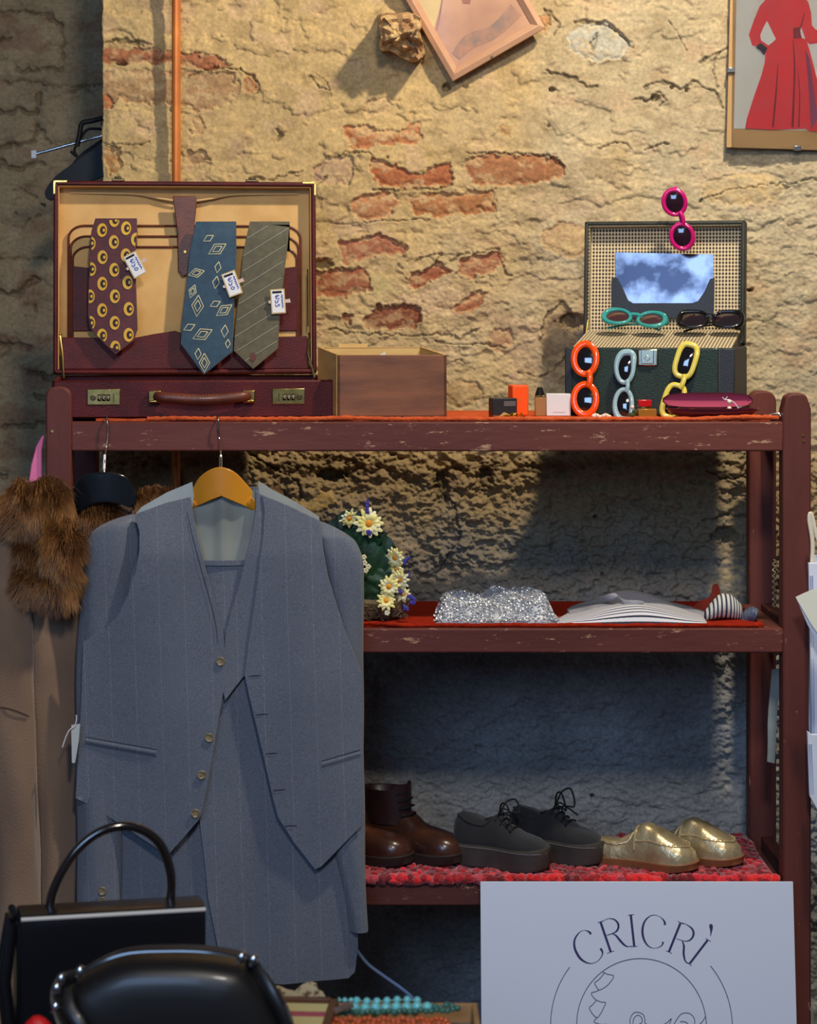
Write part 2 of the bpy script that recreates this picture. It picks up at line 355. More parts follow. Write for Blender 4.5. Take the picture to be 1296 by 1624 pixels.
def wall_fields(U, V):
    wu = U+6*fbm(U/22, V/22, 3, 3); wv = V+6*fbm(U/22+50, V/22+31, 4, 3)
    big = fbm(U/170, V/170, 10, 3); med = fbm(U/45, V/45, 20, 4)
    crumb = fbm(U/11, V/7.5, 30, 4, .6); lump = fbm(U/26, V/17, 40, 4, .55)
    # where the render is rough: towards the right and low, very rough below the shelf
    R1 = sst(250, 520, V+.22*(U-700)+90*fbm(U/90, V/90, 60, 3))
    R1 = np.maximum(R1, .75*sst(870, 1060, U)*sst(150, 330, V+60*fbm(U/60, V/60, 61, 3)))
    R1 = R1*(.55+.45*sst(-.25, .25, fbm(U/80, V/60, 62, 3)))
    R2 = sst(690, 725, V)*(1-.85*sst(930, 1010, V+40*med))
    R2 = np.maximum(R2, .8*sst(1100, 1150, U)*sst(690, 725, V)*(1-sst(1120, 1200, V)))
    Rb = np.where(V > 950, .3, 0)
    h = .010*big+.0045*med*(1-.3*R1)
    fine = fbm(U/4.5, V/3.6, 36, 3, .6); h = h+R1*(.0016*lump+.0036*crumb+.0016*fine)+.0007*crumb+.0004*fine
    h = h+R2*(.013*lump+.0085*crumb)+Rb*.004*crumb
    flake = fbm(U/60+5, V/38, 70, 4, .55)           # plaster shells with broken rims
    h = h+.0034*sst(-.03, .02, flake)*(1-.6*R2)+.0016*sst(.10, .14, flake)+.0022*sst(.0, .06, fbm(U/34+9, V/22, 72, 5, .62))*np.clip(R1, 0, 1)
    tone = .5+.5*fbm(U/120+3, V/120, 80, 4)
    oc = np.array(lin((196,167,116))); gr = np.array(lin((188,172,140))); pk = np.array(lin((196,164,130))); dk = np.array(lin((128,104,72)))
    g_ = np.clip(sst(650, 1050, U+180*fbm(U/100, V/100, 81, 3))*.8+.25*R1, 0, 1)[..., None]
    C = oc*(1-g_)+gr*g_
    p_ = (.55*sst(.1, .45, fbm(U/55, V/40, 82, 4)))[..., None]; C = C*(1-p_)+pk*p_
    d_ = (.6*sst(.05, .5, fbm(U/35+8, V/25, 83, 5)))[..., None]; C = C*(1-d_*.55)+dk*d_*.55
    C = C*(.86+.28*tone)[..., None]*(1+.10*fbm(U/9, V/9, 84, 3))[..., None]
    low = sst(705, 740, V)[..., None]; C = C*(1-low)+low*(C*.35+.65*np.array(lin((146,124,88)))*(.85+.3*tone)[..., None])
    gl = (sst(750, 1000, V+60*med-.10*(U-800)*(U > 800)))[..., None]; grey = np.array(lin((150,150,148)))*(.62+.38*sst(960, 1060, V))[..., None]*(.72+.65*tone*(1+.5*fbm(U/24, V/24, 85, 4)))[..., None]  # grey lower wall; its darker upper band has shelf shade put into the colour
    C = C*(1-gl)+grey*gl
    for poly, c, dep, dust in BR:
        xs = [p[0] for p in poly]; ys = [p[1] for p in poly]
        k = (U > min(xs)-14) & (U < max(xs)+14) & (V > min(ys)-14) & (V < max(ys)+14)
        if not k.any(): continue
        u = U[k]+9*fbm(U[k]/10, V[k]/10, 90, 4); v = V[k]+8*fbm(U[k]/10+30, V[k]/10, 91, 4)
        sd = poly_sd(u, v, poly); ms = sst(-1.2, 1.6, sd)
        rim = sst(-11, -1, sd)*(1-ms) if dep > 0 else 0
        h[k] = h[k]*(1-.75*ms)+ms*.0045*sst(0, 12, sd)*(dep > 0)-ms*(dep*.6+.0012*fbm(u/6, v/6, 92, 3)+.002*fbm(u/20, v/14, 95, 3))+rim*.0016
        cb = np.array(lin(c)); cb = (cb*.85+.15*cb.mean())*(np.array([.98,1.08,.98]) if cb[0] > cb[1]*1.3 else 1); cc = cb[None]*(.80+.4*(.5+.5*fbm(u/14, v/10, 93, 4)))[:, None]
        du = ((dust*.8+.36)*sst(-.12, .35, fbm(u/18, v/9, 94, 4)+.25*(dust-.2)))[:, None]; cc = cc*(1-du)+du*np.array(lin((204,176,128)))
        C[k] = C[k]*(1-ms[:, None])+cc*ms[:, None]
    for pl, wd in CR:
        if wd <= 0: continue
        xs = [p[0] for p in pl]; ys = [p[1] for p in pl]
        k = (U > min(xs)-14) & (U < max(xs)+14) & (V > min(ys)-14) & (V < max(ys)+14)
        if not k.any(): continue
        u = U[k]+4*fbm(U[k]/9, V[k]/9, 96, 3); v = V[k]+5*fbm(U[k]/9+30, V[k]/9, 97, 3)
        d = line_d(u, v, pl); ww = wd*(.75+.6*(.5+.5*fbm(u/12, v/12, 98, 2)))
        ms = 1-sst(ww*.4, ww*1.3, d); h[k] -= .006*ms; lip = np.exp(-((d-ww*1.6)/3)**2)*(v < V[k]+9); h[k] += .0012*lip
        C[k] = C[k]*(1-.5*ms[:, None])
    for hx, hy, rx, ry, dep in HO:
        k = (abs(U-hx) < rx*2+6) & (abs(V-hy) < ry*2+6)
        if not k.any(): continue
        d = np.sqrt(((U[k]-hx)/rx)**2+((V[k]-hy)/ry)**2)+.35*fbm(U[k]/5, V[k]/5, 99, 3)
        ms = 1-sst(.6, 1.1, d); h[k] -= dep*ms; C[k] = C[k]*(1-.35*ms[:, None])
    return h, np.clip(C, .01, .9)
u = axis(163, 163, 1330, 2900, 1.75); v = axis(-900, -14, 1600, 3000, 1.75)
v = v[(ZC-(v-CY)/SW) > -.02]
U, V = np.meshgrid(u, v); h, C = wall_fields(U, V)
ed = sst(163, 175, U); h = h*ed
X, Z = W2(U, V); X = X+np.where(U < 163.5, .003*fbm(V/30, V/17, 5, 3), 0)
# rounded return of the pier into the recess: extra columns
cols = [(.0, .004), (.0, .05), (.0, .3), (.0, 1.1)]
Xr = np.stack([X[:, 0]-dx+.002*fbm(V[:, 0]/20, V[:, 0]*0+dy*30, 6, 3) for dx, dy in cols][::-1], 1)
Yr = np.stack([np.full(len(v), YW+dy) for dx, dy in cols][::-1], 1)
wm = wall_material('plaster_and_brick', .55)
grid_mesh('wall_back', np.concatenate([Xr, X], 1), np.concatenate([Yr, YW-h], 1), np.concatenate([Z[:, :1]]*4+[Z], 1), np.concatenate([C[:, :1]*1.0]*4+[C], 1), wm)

# the dim far wall of the recess on the left
YF = 1.35; SF = F/(D+YF)
def farcr():
    return [([(-40,18),(30,16),(70,22),(92,38)],3),([(0,62),(18,58)],4),([(25,108),(60,112),(95,108)],3),([(-30,130),(60,132),(150,140)],1.5),([(60,140),(60,178)],4.5),
     ([(-30,182),(15,176),(30,175),(60,182)],4.5),([(115,145),(150,130)],3),([(-30,232),(15,230),(55,222),(60,205)],3.5),([(-30,258),(30,262),(66,260)],4.5),([(62,200),(90,232),(130,220)],1.5),
     ([(-30,357),(30,358),(60,340)],1.2),([(-30,410),(50,410),(100,410)],1.8),([(-30,460),(28,466),(42,450),(60,440)],4),([(55,486),(60,492)],4),([(-30,538),(20,543),(50,552)],3.2),
     ([(42,597),(90,595)],3.5),([(56,628),(75,630)],2.5),([(-30,676),(50,676),(68,668)],3.5),([(15,545),(5,570)],2),([(-30,757),(10,755)],3),([(-30,90),(10,95)],1.5),([(95,38),(100,100)],1.2),([(20,300),(60,310)],1)]
u = axis(-1700, -20, 190, 420, 1.75); v = axis(-900, -14, 900, 3000, 1.75); v = v[(ZC-(v-CY)/SF) > -.02]
U, V = np.meshgrid(u, v)
h = .014*fbm(U/90, V/70, 110, 4)+.006*fbm(U/25, V/20, 111, 4)+.004*sst(0, .04, fbm(U/50, V/40, 112, 4))
C = np.array(lin((172,150,116)))*(.75+.5*(.5+.5*fbm(U/60, V/60, 113, 4)))[..., None]
rr = sst(.1, .5, fbm(U/50, V/30, 114, 3))[..., None]*.5; C = C*(1-rr)+rr*np.array(lin((140,98,76)))
for pl, wd in farcr():
    xs = [p[0] for p in pl]; ys = [p[1] for p in pl]
    k = (U > min(xs)-20) & (U < max(xs)+20) & (V > min(ys)-20) & (V < max(ys)+20)
    uu = U[k]+9*fbm(U[k]/16, V[k]/16, 96, 4); vv = V[k]+9*fbm(U[k]/16+30, V[k]/16, 97, 4)
    d = line_d(uu, vv, pl); ww = wd*(.7+.8*fbm(uu/14, vv/14, 98, 2)); ms = 1-sst(ww*.4, ww*1.5, d); h[k] -= .014*ms+.006*np.exp(-(d/8)**2); C[k] *= (1-.3*ms[:, None])
grid_mesh('wall_left', (U-CX)/SF, YF-h, ZC-(V-CY)/SF, C, wm)
g = G(); g.bx((-3.2, -5.4, -.06), (3.2, 1.5, 0))
struct('floor', g, mat('floor_stone', (96,88,80), .6, c2=(70,64,58), vs_=6, bump=.3, bs=60))
# copper pipe that runs down the wall
g = G(); g.tube([Vector(((279.5-CX)*(D+.535)/F, .535, 3.4-i*.34)) for i in range(11)], .0088, 20)
tag(build('copper_pipe', g, mat('copper', (226,134,60), .34, .2, c2=(196,108,46), vs_=14, bump=.1, bs=60)), 'straight orange copper pipe running down the plastered wall behind the briefcase', 'pipe')
g = G(); sx = (279.5-CX)*(D+.535)/F
for zz in (2.6,): g.box((sx, .555, zz), (.03, .05, .016))
pipe = bpy.data.objects['copper_pipe']; build('clamp', g, mat('dull_steel', (120,112,100), .4, .9), pipe, wp=True, bevel=.002)
# ------------------------------------------------------------------ the painted wooden rack
def painted_wood(name, axis_scale):
    m = mat(name, (109,57,49), .55, c2=(88,44,38), vs_=9, spec=.3, bump=.35, bs=90, stretch=axis_scale)
    N = m.node_tree.nodes; L = m.node_tree.links; b = N['Principled BSDF']
    src = b.inputs['Base Color'].links[0].from_socket
    tc = N.new('ShaderNodeTexCoord'); mp = N.new('ShaderNodeMapping'); mp.inputs['Scale'].default_value = axis_scale; L.new(tc.outputs['Object'], mp.inputs[0])
    n = N.new('ShaderNodeTexNoise'); n.inputs['Scale'].default_value = 95; n.inputs['Detail'].default_value = 8; n.inputs['Roughness'].default_value = .75; L.new(mp.outputs[0], n.inputs['Vector'])
    ge = N.new('ShaderNodeNewGeometry')
    r2 = N.new('ShaderNodeValToRGB'); r2.color_ramp.elements[0].position = .53; r2.color_ramp.elements[1].position = .6; L.new(ge.outputs['Pointiness'], r2.inputs[0])
    ad = N.new('ShaderNodeMath'); ad.operation = 'MULTIPLY_ADD'; L.new(r2.outputs[0], ad.inputs[0]); ad.inputs[1].default_value = .16; L.new(n.outputs['Fac'], ad.inputs[2])
    r = N.new('ShaderNodeValToRGB'); r.color_ramp.elements[0].position = .70; r.color_ramp.elements[1].position = .73; L.new(ad.outputs[0], r.inputs[0])
    mx = N.new('ShaderNodeMix'); mx.data_type = 'RGBA'; L.new(r.outputs[0], mx.inputs[0]); L.new(src, mx.inputs[6]); mx.inputs[7].default_value = lin((176,136,108))+(1,)
    L.new(mx.outputs[2], b.inputs['Base Color']); return m
WX = painted_wood('painted_wood_along', (.25, 1, 1)); WZ = painted_wood('painted_wood_up', (1, 1, .22))
rack = thing('shelf_rack', 'tall dark red painted wooden rack with three shelves and chipped edges against the wall', 'shelf rack', (.04, .2, 0))
def px(p, Y=0): return (p-CX)*(D+Y)/F
def pz(p, Y=0): return ZC-(p-CY)*(D+Y)/F
def post(x0, x1, y0, y1, top, rnd, name='post'):
    g = G(); w_ = (x1-x0); c = (x0+x1)/2; out = [(x0, 0), (x1, 0)]
    if rnd == 'round':
        rr = w_/2; 
        for i in range(13):
            a = math.pi*i/12; out.append((c+rr*math.cos(a)*(abs(math.cos(a))**-.25 if abs(math.cos(a)) > .01 else 1)*1.0, top-rr*.85+rr*.85*math.sin(a)))
    else:
        out += [(x1, top-.028), (x1-.008, top-.004), (x1-.016, top), (x0+.016, top), (x0+.006, top-.006), (x0, top-.03)]
    out = [(min(max(a, x0), x1), b) for a, b in out]
    g.prism(out, y0, y1); return build(name, g, WZ, rack, wp=True, bevel=.0035)
xl0, xl1 = px(72), px(113); xr0, xr1 = px(1242), px(1287)
post(xl0, xl1, 0, .045, pz(613), 'round'); post(xr0, xr1, 0, .045, pz(624), 'cham')
post(xl0, xl1, .38, .425, pz(624, .38), 'round'); post(xr0, xr1+.002, .38, .425, pz(620, .38), 'round')
ZT, ZM, ZB = pz(669), pz(997), pz(1400)
for zt, zb in ((ZT, pz(716)), (ZM, pz(1036)), (ZB, pz(1437)), (.16, .12)):
    g = G(); g.bx((xl1-.001, .003, zb), (xr0+.001, .03, zt)); build('front_rail', g, WX, rack, wp=True, bevel=.003)
    for xa, xb in ((xl0+.008, xl1-.004), (xr0+.022, xr1-.004)):
        g = G(); g.bx((xa, .044, zb+.004), (xb, .381, zt-.002)); build('side_rail', g, WX, rack, wp=True, bevel=.003)
    g = G(); g.bx((xl1-.003, .028, zt-.021), (xr0+.003-(.018 if zt == ZT else 0), .36, zt-.001)); build('shelf_board', g, WX, rack, wp=True, bevel=.002)
for x_, z_ in ((px(83), pz(684)), (px(1274), pz(690)), (px(1275), pz(699))):
    g = G(); g.tube([(x_, .004, z_), (x_, -.0012, z_)], .0024, 10); build('screw_head', g, mat('brass', (190,160,90), .3, 1), rack, wp=True)

# ------------------------------------------------------------------ cloth runners on the shelves
def runner(name, x0, x1, z, yb, col1, col2, label, rope_x0, rope_x1, seed, yr=.022, rr=.0045):
    rng = random.Random(seed)
    g = G(); n = 60; a = []
    for i in range(n+1):
        x = x0+(x1-x0)*i/n
        a.append([(x, yr-.004, z+.0045+.0008*math.sin(i*1.7)), (x, yr+.05, z+.005+.0006*math.sin(i)), (x, yb, z+.005), (x, yb, z+.0006), (x, yr-.004, z+.0006)])
    g.loft(a, closed=True)
    m = mat(name+'_'+label[:6], col1, .95, c2=col2, vs_=60, bump=.9, bs=300, spec=.1)
    o = build(name, g, m, wp=False); tag(o, label, 'cloth runner')
    R_ = ROOTM[o.name]
    g = G(); k = int((rope_x1-rope_x0)/.006); pts = []; rs = []
    for i in range(k+1):
        x = rope_x0+(rope_x1-rope_x0)*i/k
        pts.append((x, yr-.006+.003*math.sin(i*.31+seed), z+rr*.95+.0035*max(0, math.sin(i*.11+seed))*max(0, math.sin(i*.043))+rng.uniform(-.0004, .0004))); rs.append(rr*rng.uniform(.72, 1.12))
    g.tube(pts, rs, 10); build('rolled_edge', g, m, o, wp=True)
    return o
runner('cloth_runner', px(150), px(1224), ZT, .352, (208,96,52), (186,76,42), 'orange cloth runner with a rolled edge lying on the top shelf', px(232), px(1238), 1)
runner('cloth_runner', px(300), px(1215), ZM, .354, (160,40,18), (134,32,16), 'brick red cloth runner lying on the middle shelf', px(430), px(1205), 5, rr=.004)
g = bpy.data.objects  # (names only)

# rug of red wool loops on the bottom shelf
rng = random.Random(11); g = G(); cols_ = [(200,22,30), (160,14,26), (226,34,34), (184,62,76), (120,12,22), (214,30,44)]
rmats = [mat('red_wool_%d' % i, c, .95, bump=.8, bs=240, sheen=.4) for i, c in enumerate(cols_)]
g.bx((px(150), .012, ZB), (px(1232), .35, ZB+.006), mi=1)
x = px(150); mi = 0
while x < px(1232):
    if rng.random() < .45: mi = rng.randrange(6)
    for _ in range(3): g.ell((x+rng.uniform(-.004, .004), -.002+rng.uniform(-.004, .004), ZB+.007+rng.uniform(-.004, .003)), (.008, .008, .0068+rng.uniform(-.001, .002)), 9, 6, mi=mi, jit=.14, rng=rng)
    x += .0085
for i in range(2600):
    yy = rng.uniform(.012, .352); xx = rng.uniform(px(152), px(1230)); mi = rng.choice((1, 4, 1, 4, 4, 4, 1, 5)) if yy > .03 else rng.randrange(6)
    g.ell((xx, yy, ZB+.006), (.008, .008, .0062), 6, 4, mi=mi, jit=.2, rng=rng)
tag(build('wool_rug', g, rmats, loc=(0, .18, ZB)), 'bright red and crimson chunky wool rug lying on the bottom shelf under the shoes', 'rug')

# ------------------------------------------------------------------ open briefcase
LEA = mat('burgundy_leather', (88,24,24), .45, c2=(66,18,20), vs_=20, bump=.35, bs=350, spec=.25)
LEB = mat('brown_leather', (104,48,28), .42, c2=(80,34,22), vs_=30, bump=.3, bs=300, coat=.1)
SUE = mat('tan_suede', (222,180,120), .95, c2=(202,158,98), vs_=14, bump=.3, bs=400, spec=.1)
BRS = mat('old_brass', (186,164,100), .28, 1, c2=(150,128,72), vs_=60)
SIL = mat('silver_metal', (205,205,205), .2, 1)
BLK = mat('black_plastic', (12,12,13), .55)
case = thing('briefcase', 'open burgundy leather briefcase with combination locks standing on the top shelf', 'briefcase', (-.345, .207, ZT+.005), R(6))
# local frame: x along width, y depth (front -.165), z up
bw, bd, bh = .502, .338, .067
g = G(); t = .009
g.bx((-bw/2, -bd/2, 0), (bw/2, bd/2, .006))
g.bx((-bw/2, -bd/2, 0), (bw/2, -bd/2+t, bh)); g.bx((-bw/2, bd/2-t, 0), (bw/2, bd/2, bh)); g.bx((-bw/2, -bd/2, 0), (-bw/2+t, bd/2, bh)); g.bx((bw/2-t, -bd/2, 0), (bw/2, bd/2, bh))
body = build('base_shell', g, LEA, case, bevel=.004)
g = G(); g.bx((-bw/2+t, -bd/2+t, .006), (bw/2-t, bd/2-t, .009)); build('base_lining', g, SUE, body)
# lid: stands at the back edge, its inside towards the viewer
lw, lh, ld = .500, .368, .042
T = Matrix.Translation((-.008, bd/2, bh+.001)) @ Matrix.Rotation(R(-4), 4, 'X')
g = G(); g.bx((-lw/2, 0, 0), (lw/2, .006, lh), T)
for a, b in (((-lw/2, -ld, 0), (-lw/2+t, .004, lh)), ((lw/2-t, -ld, 0), (lw/2, .004, lh)), ((-lw/2, -ld, lh-t), (lw/2, .004, lh)), ((-lw/2, -ld, 0), (lw/2, .004, t))): g.bx(a, b, T)
lid = build('lid_shell', g, LEA, case, bevel=.003)
g = G(); g.bx((-lw/2+t, -.004, t), (lw/2-t, -.001, lh-t), T)
g.bx((-lw/2+t, -ld+.004, t), (-lw/2+t+.0015, -.002, lh-t), T); g.bx((lw/2-t-.0015, -ld+.004, t), (lw/2-t, -.002, lh-t), T); g.bx((-lw/2+t, -ld+.004, lh-t-.0015), (lw/2-t, -.002, lh-t), T)
build('lid_lining', g, SUE, lid)
# gathered top edge of the suede pocket: two lips sagging to the tab
g = G(); 
for s in (-1, 1):
    pts = smooth([(s*.012, -.018, lh-.036), (s*.05, -.016, lh-.03), (s*.09, -.011, lh-.022), (s*.15, -.008, lh-.02), (s*.22, -.006, lh-.019)], 4, False)
    g.tube(pts, .0022, 8, T=T)
build('pocket_lip', g, mat('tan_suede_edge', (206,170,116), .8), lid)
# file pockets: three nested piped edges with suede faces
for i, (dz, y) in enumerate(((0, -.012), (.021, -.018), (.042, -.024))):
    hw = lw/2-.028-.004*i; top = lh-.083-dz; z0 = .05
    out = [(-hw, z0), (hw, z0)]+[(hw-.03+.03*math.cos(a), top-.024+.024*math.sin(a)) for a in np.linspace(0, math.pi/2, 8)]+[(-hw+.03-.03*math.cos(a), top-.024+.024*math.sin(a)) for a in np.linspace(math.pi/2, 0, 8)]
    g = G(); g.prism(out, y, y+.002, T); pk = build('file_pocket', g, SUE, lid)
    g = G(); pp = [(-hw, y-.001, z0)]+[(a, y-.001, b) for a, b in out[2:][::-1]]+[(hw, y-.001, z0)]
    g.tube(pp, .0024, 8, T=T); build('piping', g, LEB, pk)
for s in (-1, 1):
    g = G(); x0 = s*(lw/2-.036); g.prism([(x0, .082), (x0-s*.055, .082), (x0-s*.055, .200), (x0, .206)], -.029, -.0265, T); build('side_patch', g, LEA, lid, bevel=.001)
g = G(); g.prism([(-lw/2+.014, t), (lw/2-.014, t), (lw/2-.018, .072), (.09, .068), (.0, .075), (-.02, .082), (-.06, .076), (-.10, .068), (-lw/2+.016, .070)], -.036, -.033, T)
build('front_pocket', g, LEA, lid, bevel=.0015)
# central leather tab with snap
g = G(); x0 = .0
out = [(x0-.024, lh-.028), (x0+.02, lh-.028), (x0+.022, lh-.04), (x0+.018, lh-.08), (x0+.016, lh-.15), (x0+.008, lh-.178), (x0-.006, lh-.182), (x0-.014, lh-.17), (x0-.015, lh-.1), (x0-.022, lh-.045)]
g.prism(out, -.038, -.034, T); tab = build('closure_tab', g, LEB, lid, bevel=.0015)
g = G(); g.tube([T @ Vector((x0-.001, -.038, lh-.135)), T @ Vector((x0-.001, -.0405, lh-.135))], .0034, 14); build('snap_button', g, BRS, tab, bevel=.0008)
# brass corners, hinges/catches, stays
for s in (-1, 1):
    g = G(); g.bx((s*lw/2-s*.026, -ld-.0008, lh-.004), (s*lw/2+s*.0012, .0065, lh+.0012), T); g.bx((s*lw/2-s*.004, -ld-.0008, lh-.026), (s*lw/2+s*.0012, .0065, lh+.0012), T); build('corner_cap', g, BRS, lid, bevel=.001)
    g = G(); g.bx((s*.128-.012, -ld+.002, lh), (s*.128+.012, -ld+.016, lh+.005), T); g.tube([T @ Vector((s*.128-.007, -ld+.004, lh+.006)), T @ Vector((s*.128+.007, -ld+.004, lh+.006))], .003, 8); build('catch', g, mat('dark_brass', (92,78,56), .4, .9), lid, bevel=.001)
    g = G(); g.tube([T @ Vector((s*(lw/2-.012), -.032, .075)), T @ Vector((s*(lw/2-.017), -.040, .04)), Vector((s*(bw/2-.013), bd/2-.045, bh-.004))], .0022, 8); g.ell(T @ Vector((s*(lw/2-.012), -.032, .076)), .004, 8, 6); build('lid_stay', g, BRS, lid)
g = G(); g.tube([T @ Vector((lw/2-.016, -.036, .2)), T @ Vector((lw/2-.016, -.036, .09))], .0014, 6); build('stay_rod', g, BRS, lid)
# combination locks and handle on the front face
yf = -bd/2
for cx_ in (-.160, .168):
    lk_g = G().bx((cx_-.029, yf-.002, .024), (cx_+.029, yf+.001, .052)); lk = build('combination_lock', lk_g, BRS, body, bevel=.001)
    sg = -1 if cx_ < 0 else 1
    g = G()
    for k in range(3): g.tube([(cx_+(k-1)*.0078-.003, yf-.002, .037), (cx_+(k-1)*.0078+.003, yf-.002, .037)], .0062, 14)
    dl = build('number_wheel', g, mat('dark_wheel', (52,46,36), .35, .6), lk)
    g = G()
    for k in range(3): x_ = cx_+(k-1)*.0078; zc_ = .037; ribbon(g, [(x_-.0015, zc_+.003, .0007), (x_+.0015, zc_+.003, .0007), (x_+.0015, zc_, .0007), (x_-.0015, zc_, .0007), (x_+.0015, zc_-.003, .0007)], lambda a, b, h: (a, yf-.0084, b), 0, sub=1)
    build('digit', g, mat('digit_cream', (236,226,180), .5), lk)
    g = G(); g.tube([(cx_+sg*.019, yf-.001, .037), (cx_+sg*.019, yf-.006, .037)], .005, 14); build('release_knob', g, mat('dark_brass', (92,78,56), .4, .9), lk, bevel=.0008)
    g = G(); g.bx((cx_-sg*.0185, yf-.0035, .030), (cx_-sg*.0165, yf-.001, .044)); build('key_slot', g, MATS['dark_brass'], lk)
g = G(); pts = smooth([(-.070, yf-.006, .040), (-.055, yf-.020, .038), (.015, yf-.025, .034), (.083, yf-.020, .038), (.098, yf-.006, .040)], 8, False)
g.tube(pts, [.009]*len(pts), 14, flat=.7); hd = build('handle', g, LEB, case)
for s in (-1, 1):
    g = G(); g.bx((.014+s*.083-.012, yf-.014, .028), (.014+s*.083+.010, yf+.002, .049)); g.tube([(.014+s*.083-.01, yf-.015, .030), (.014+s*.083+.008, yf-.015, .030)], .003, 8); build('handle_mount', g, BRS, hd, bevel=.002)

# ------------------------------------------------------------------ neckties hanging over the pockets
def tie_mat(name, base, c2): return mat(name, base, .55, c2=c2, vs_=80, bump=.25, bs=900, sheen=.3)
TM = {'a': tie_mat('tie_maroon', (92,34,42), (72,30,34)), 'b': tie_mat('tie_teal', (40,74,96), (32,62,84)), 'c': tie_mat('tie_olive', (96,90,66), (82,76,56))}
GLD = mat('tie_gold', (216,168,40), .5); DKR = mat('tie_dark', (40,16,24), .6); CRM = mat('tie_cream', (214,206,160), .6); GRY = mat('tie_stripe', (150,150,128), .6)
YT = .262
def tie(name_lbl, outline, m, deco, x_c, Yb):
    fn = lambda a, b: -.002*math.cos((a-x_c)/26)-.010*min(1, max(0, (b-360)/200))+.006*max(0, (372-b)/22)
    g = G(); panel(g, outline, Yb, fn, .006, 7, sm=False)
    ys = min(p[1] for p in outline)
    loc = P(x_c, ys, Yb)
    root = thing('necktie', name_lbl, 'necktie', loc, 0, 'neckties hanging in the open briefcase')
    t_ = build('blade', g, m, root, wp=True, bevel=.0008)
    # tail that goes over the pocket edge and hangs inside
    g = G(); xs = [p[0] for p in outline if p[1] < ys+14]; a_, b_ = min(xs), max(xs)
    k0 = (D+Yb)/F
    for (q0, q1) in ((a_, b_),):
        rings = []
        for i in range(7):
            an = math.pi*i/6; rings.append([((x-CX)*k0, Yb+.012-.006*math.cos(an)-.001*0, pz(ys+3, Yb)+.004*math.sin(an)+dz) for x, dz in ((q0, -.0015), (q1, -.0015), (q1, .001), (q0, .001))])
        rings.append([(p[0], p[1]-.0, p[2]-.05) for p in rings[-1]])
        g.loft(rings)
    build('tail', g, m, root, wp=True)
    W = lambda u_, v_, h_: Vector(((u_-CX)*k0, Yb+fn(u_, v_)-h_-.0009, ZC-(v_-CY)*k0))
    deco(root, W, outline)
    return root
def inside(x, y, poly, mrg=0):
    U_ = np.array([float(x)]); V_ = np.array([float(y)]); return poly_sd(U_, V_, poly)[0] > mrg
def deco_a(root, W, ol):
    g = G(); rows = [(0, [(162, 369), (200, 366)]), ]
    cs = []
    for i, (x, y) in enumerate([(162, 365), (181, 384), (200, 362), (163, 408), (144, 386), (200, 405), (182, 428), (216, 380), (163, 450), (145, 427), (203, 448), (183, 470), (143, 470), (163, 492), (205, 490), (183, 512), (144, 512), (163, 532), (205, 531), (184, 551), (181, 349)]):
        cs.append((x, y))
    for x, y in cs:
        pts = [(x+8*math.cos(a), y+11*math.sin(a)) for a in np.linspace(0, 2*math.pi, 18, endpoint=False)]
        cl = [(min(max(p[0], 141), 217), p[1]) for p in pts]
        for rr_, mi, h_ in ((1, 0, .0006), (.58, 1, .0010), (.25, 0, .0014)):
            off = 1.5 if mi == 1 else (3 if rr_ < .5 else 0)
            vs = [W(x+off+(p[0]-x)*rr_, y+(p[1]-y)*rr_, h_) for p in pts if inside(x+off+(p[0]-x)*rr_, y+(p[1]-y)*rr_, ol, .5)]
            if len(vs) > 3: g.add(vs, [list(range(len(vs)))], mi)
    build('woven_medallion', g, [GLD, DKR], root, wp=True, fixn=False)
def deco_b(root, W, ol):
    g = G()
    for x, y, s, an in [(345, 395, 16, 60), (331, 378, 9, 60), (312, 433, 13, 75), (306, 462, 11, 20), (346, 424, 9, 10), (343, 448, 10, 10), (314, 485, 17, 5), (356, 492, 15, 55), (342, 482, 9, 65), (322, 530, 17, 65), (301, 519, 10, 65), (357, 525, 10, 5), (362, 545, 13, 5), (325, 575, 15, 0), (315, 561, 9, 5), (343, 355, 9, 0)]:
        c_, s_ = math.cos(R(an)), math.sin(R(an))
        for q in (1, .55) if s > 10 else (1,):
            dm = [(0, -s*q), (s*.55*q, 0), (0, s*q), (-s*.55*q, 0)]
            pts = [(x+a*c_-b*s_, y+a*s_+b*c_) for a, b in dm]
            if all(inside(a, b, ol, 1) for a, b in pts): ribbon(g, [(a, b, 1.3) for a, b in pts]+[(pts[0][0], pts[0][1], 1.3)], W, .0007, sub=1)
    build('woven_diamond', g, CRM, root, wp=True, fixn=False)
def deco_c(root, W, ol):
    g = G()
    for k in range(12):
        y0 = 340+k*24; pts = []
        for i in range(30):
            x = 370+i*3.2; y = y0+52-(x-370)*.62
            if inside(x, y, ol, .6): pts.append((x, y, 1.1))
        if len(pts) > 2: ribbon(g, pts, W, .0006, sub=1)
    build('woven_stripe', g, GRY, root, wp=True, fixn=False)
    g = G(); g.add([W(402+5*math.cos(a), 566+7*math.sin(a), .0008) for a in np.linspace(0, 6.28, 14)[:-1]], [list(range(13))]); build('woven_crest', g, mat('crest_brown', (96,56,44), .6), root, wp=True, fixn=False)
t1o = [(150, 348), (216, 347), (218, 370), (215, 400), (216, 450), (218, 500), (219, 522), (213, 540), (184, 562), (163, 542), (143, 520), (140, 500), (141, 450), (142, 400), (145, 365)]
t2o = [(310, 353), (374, 352), (375, 400), (373, 450), (371, 500), (369, 558), (324, 594), (287, 545), (290, 500), (296, 450), (301, 400)]
t3o = [(396, 352), (459, 360), (455, 400), (449, 450), (444, 500), (441, 553), (402, 585), (371, 556), (374, 510), (380, 460), (386, 400)]
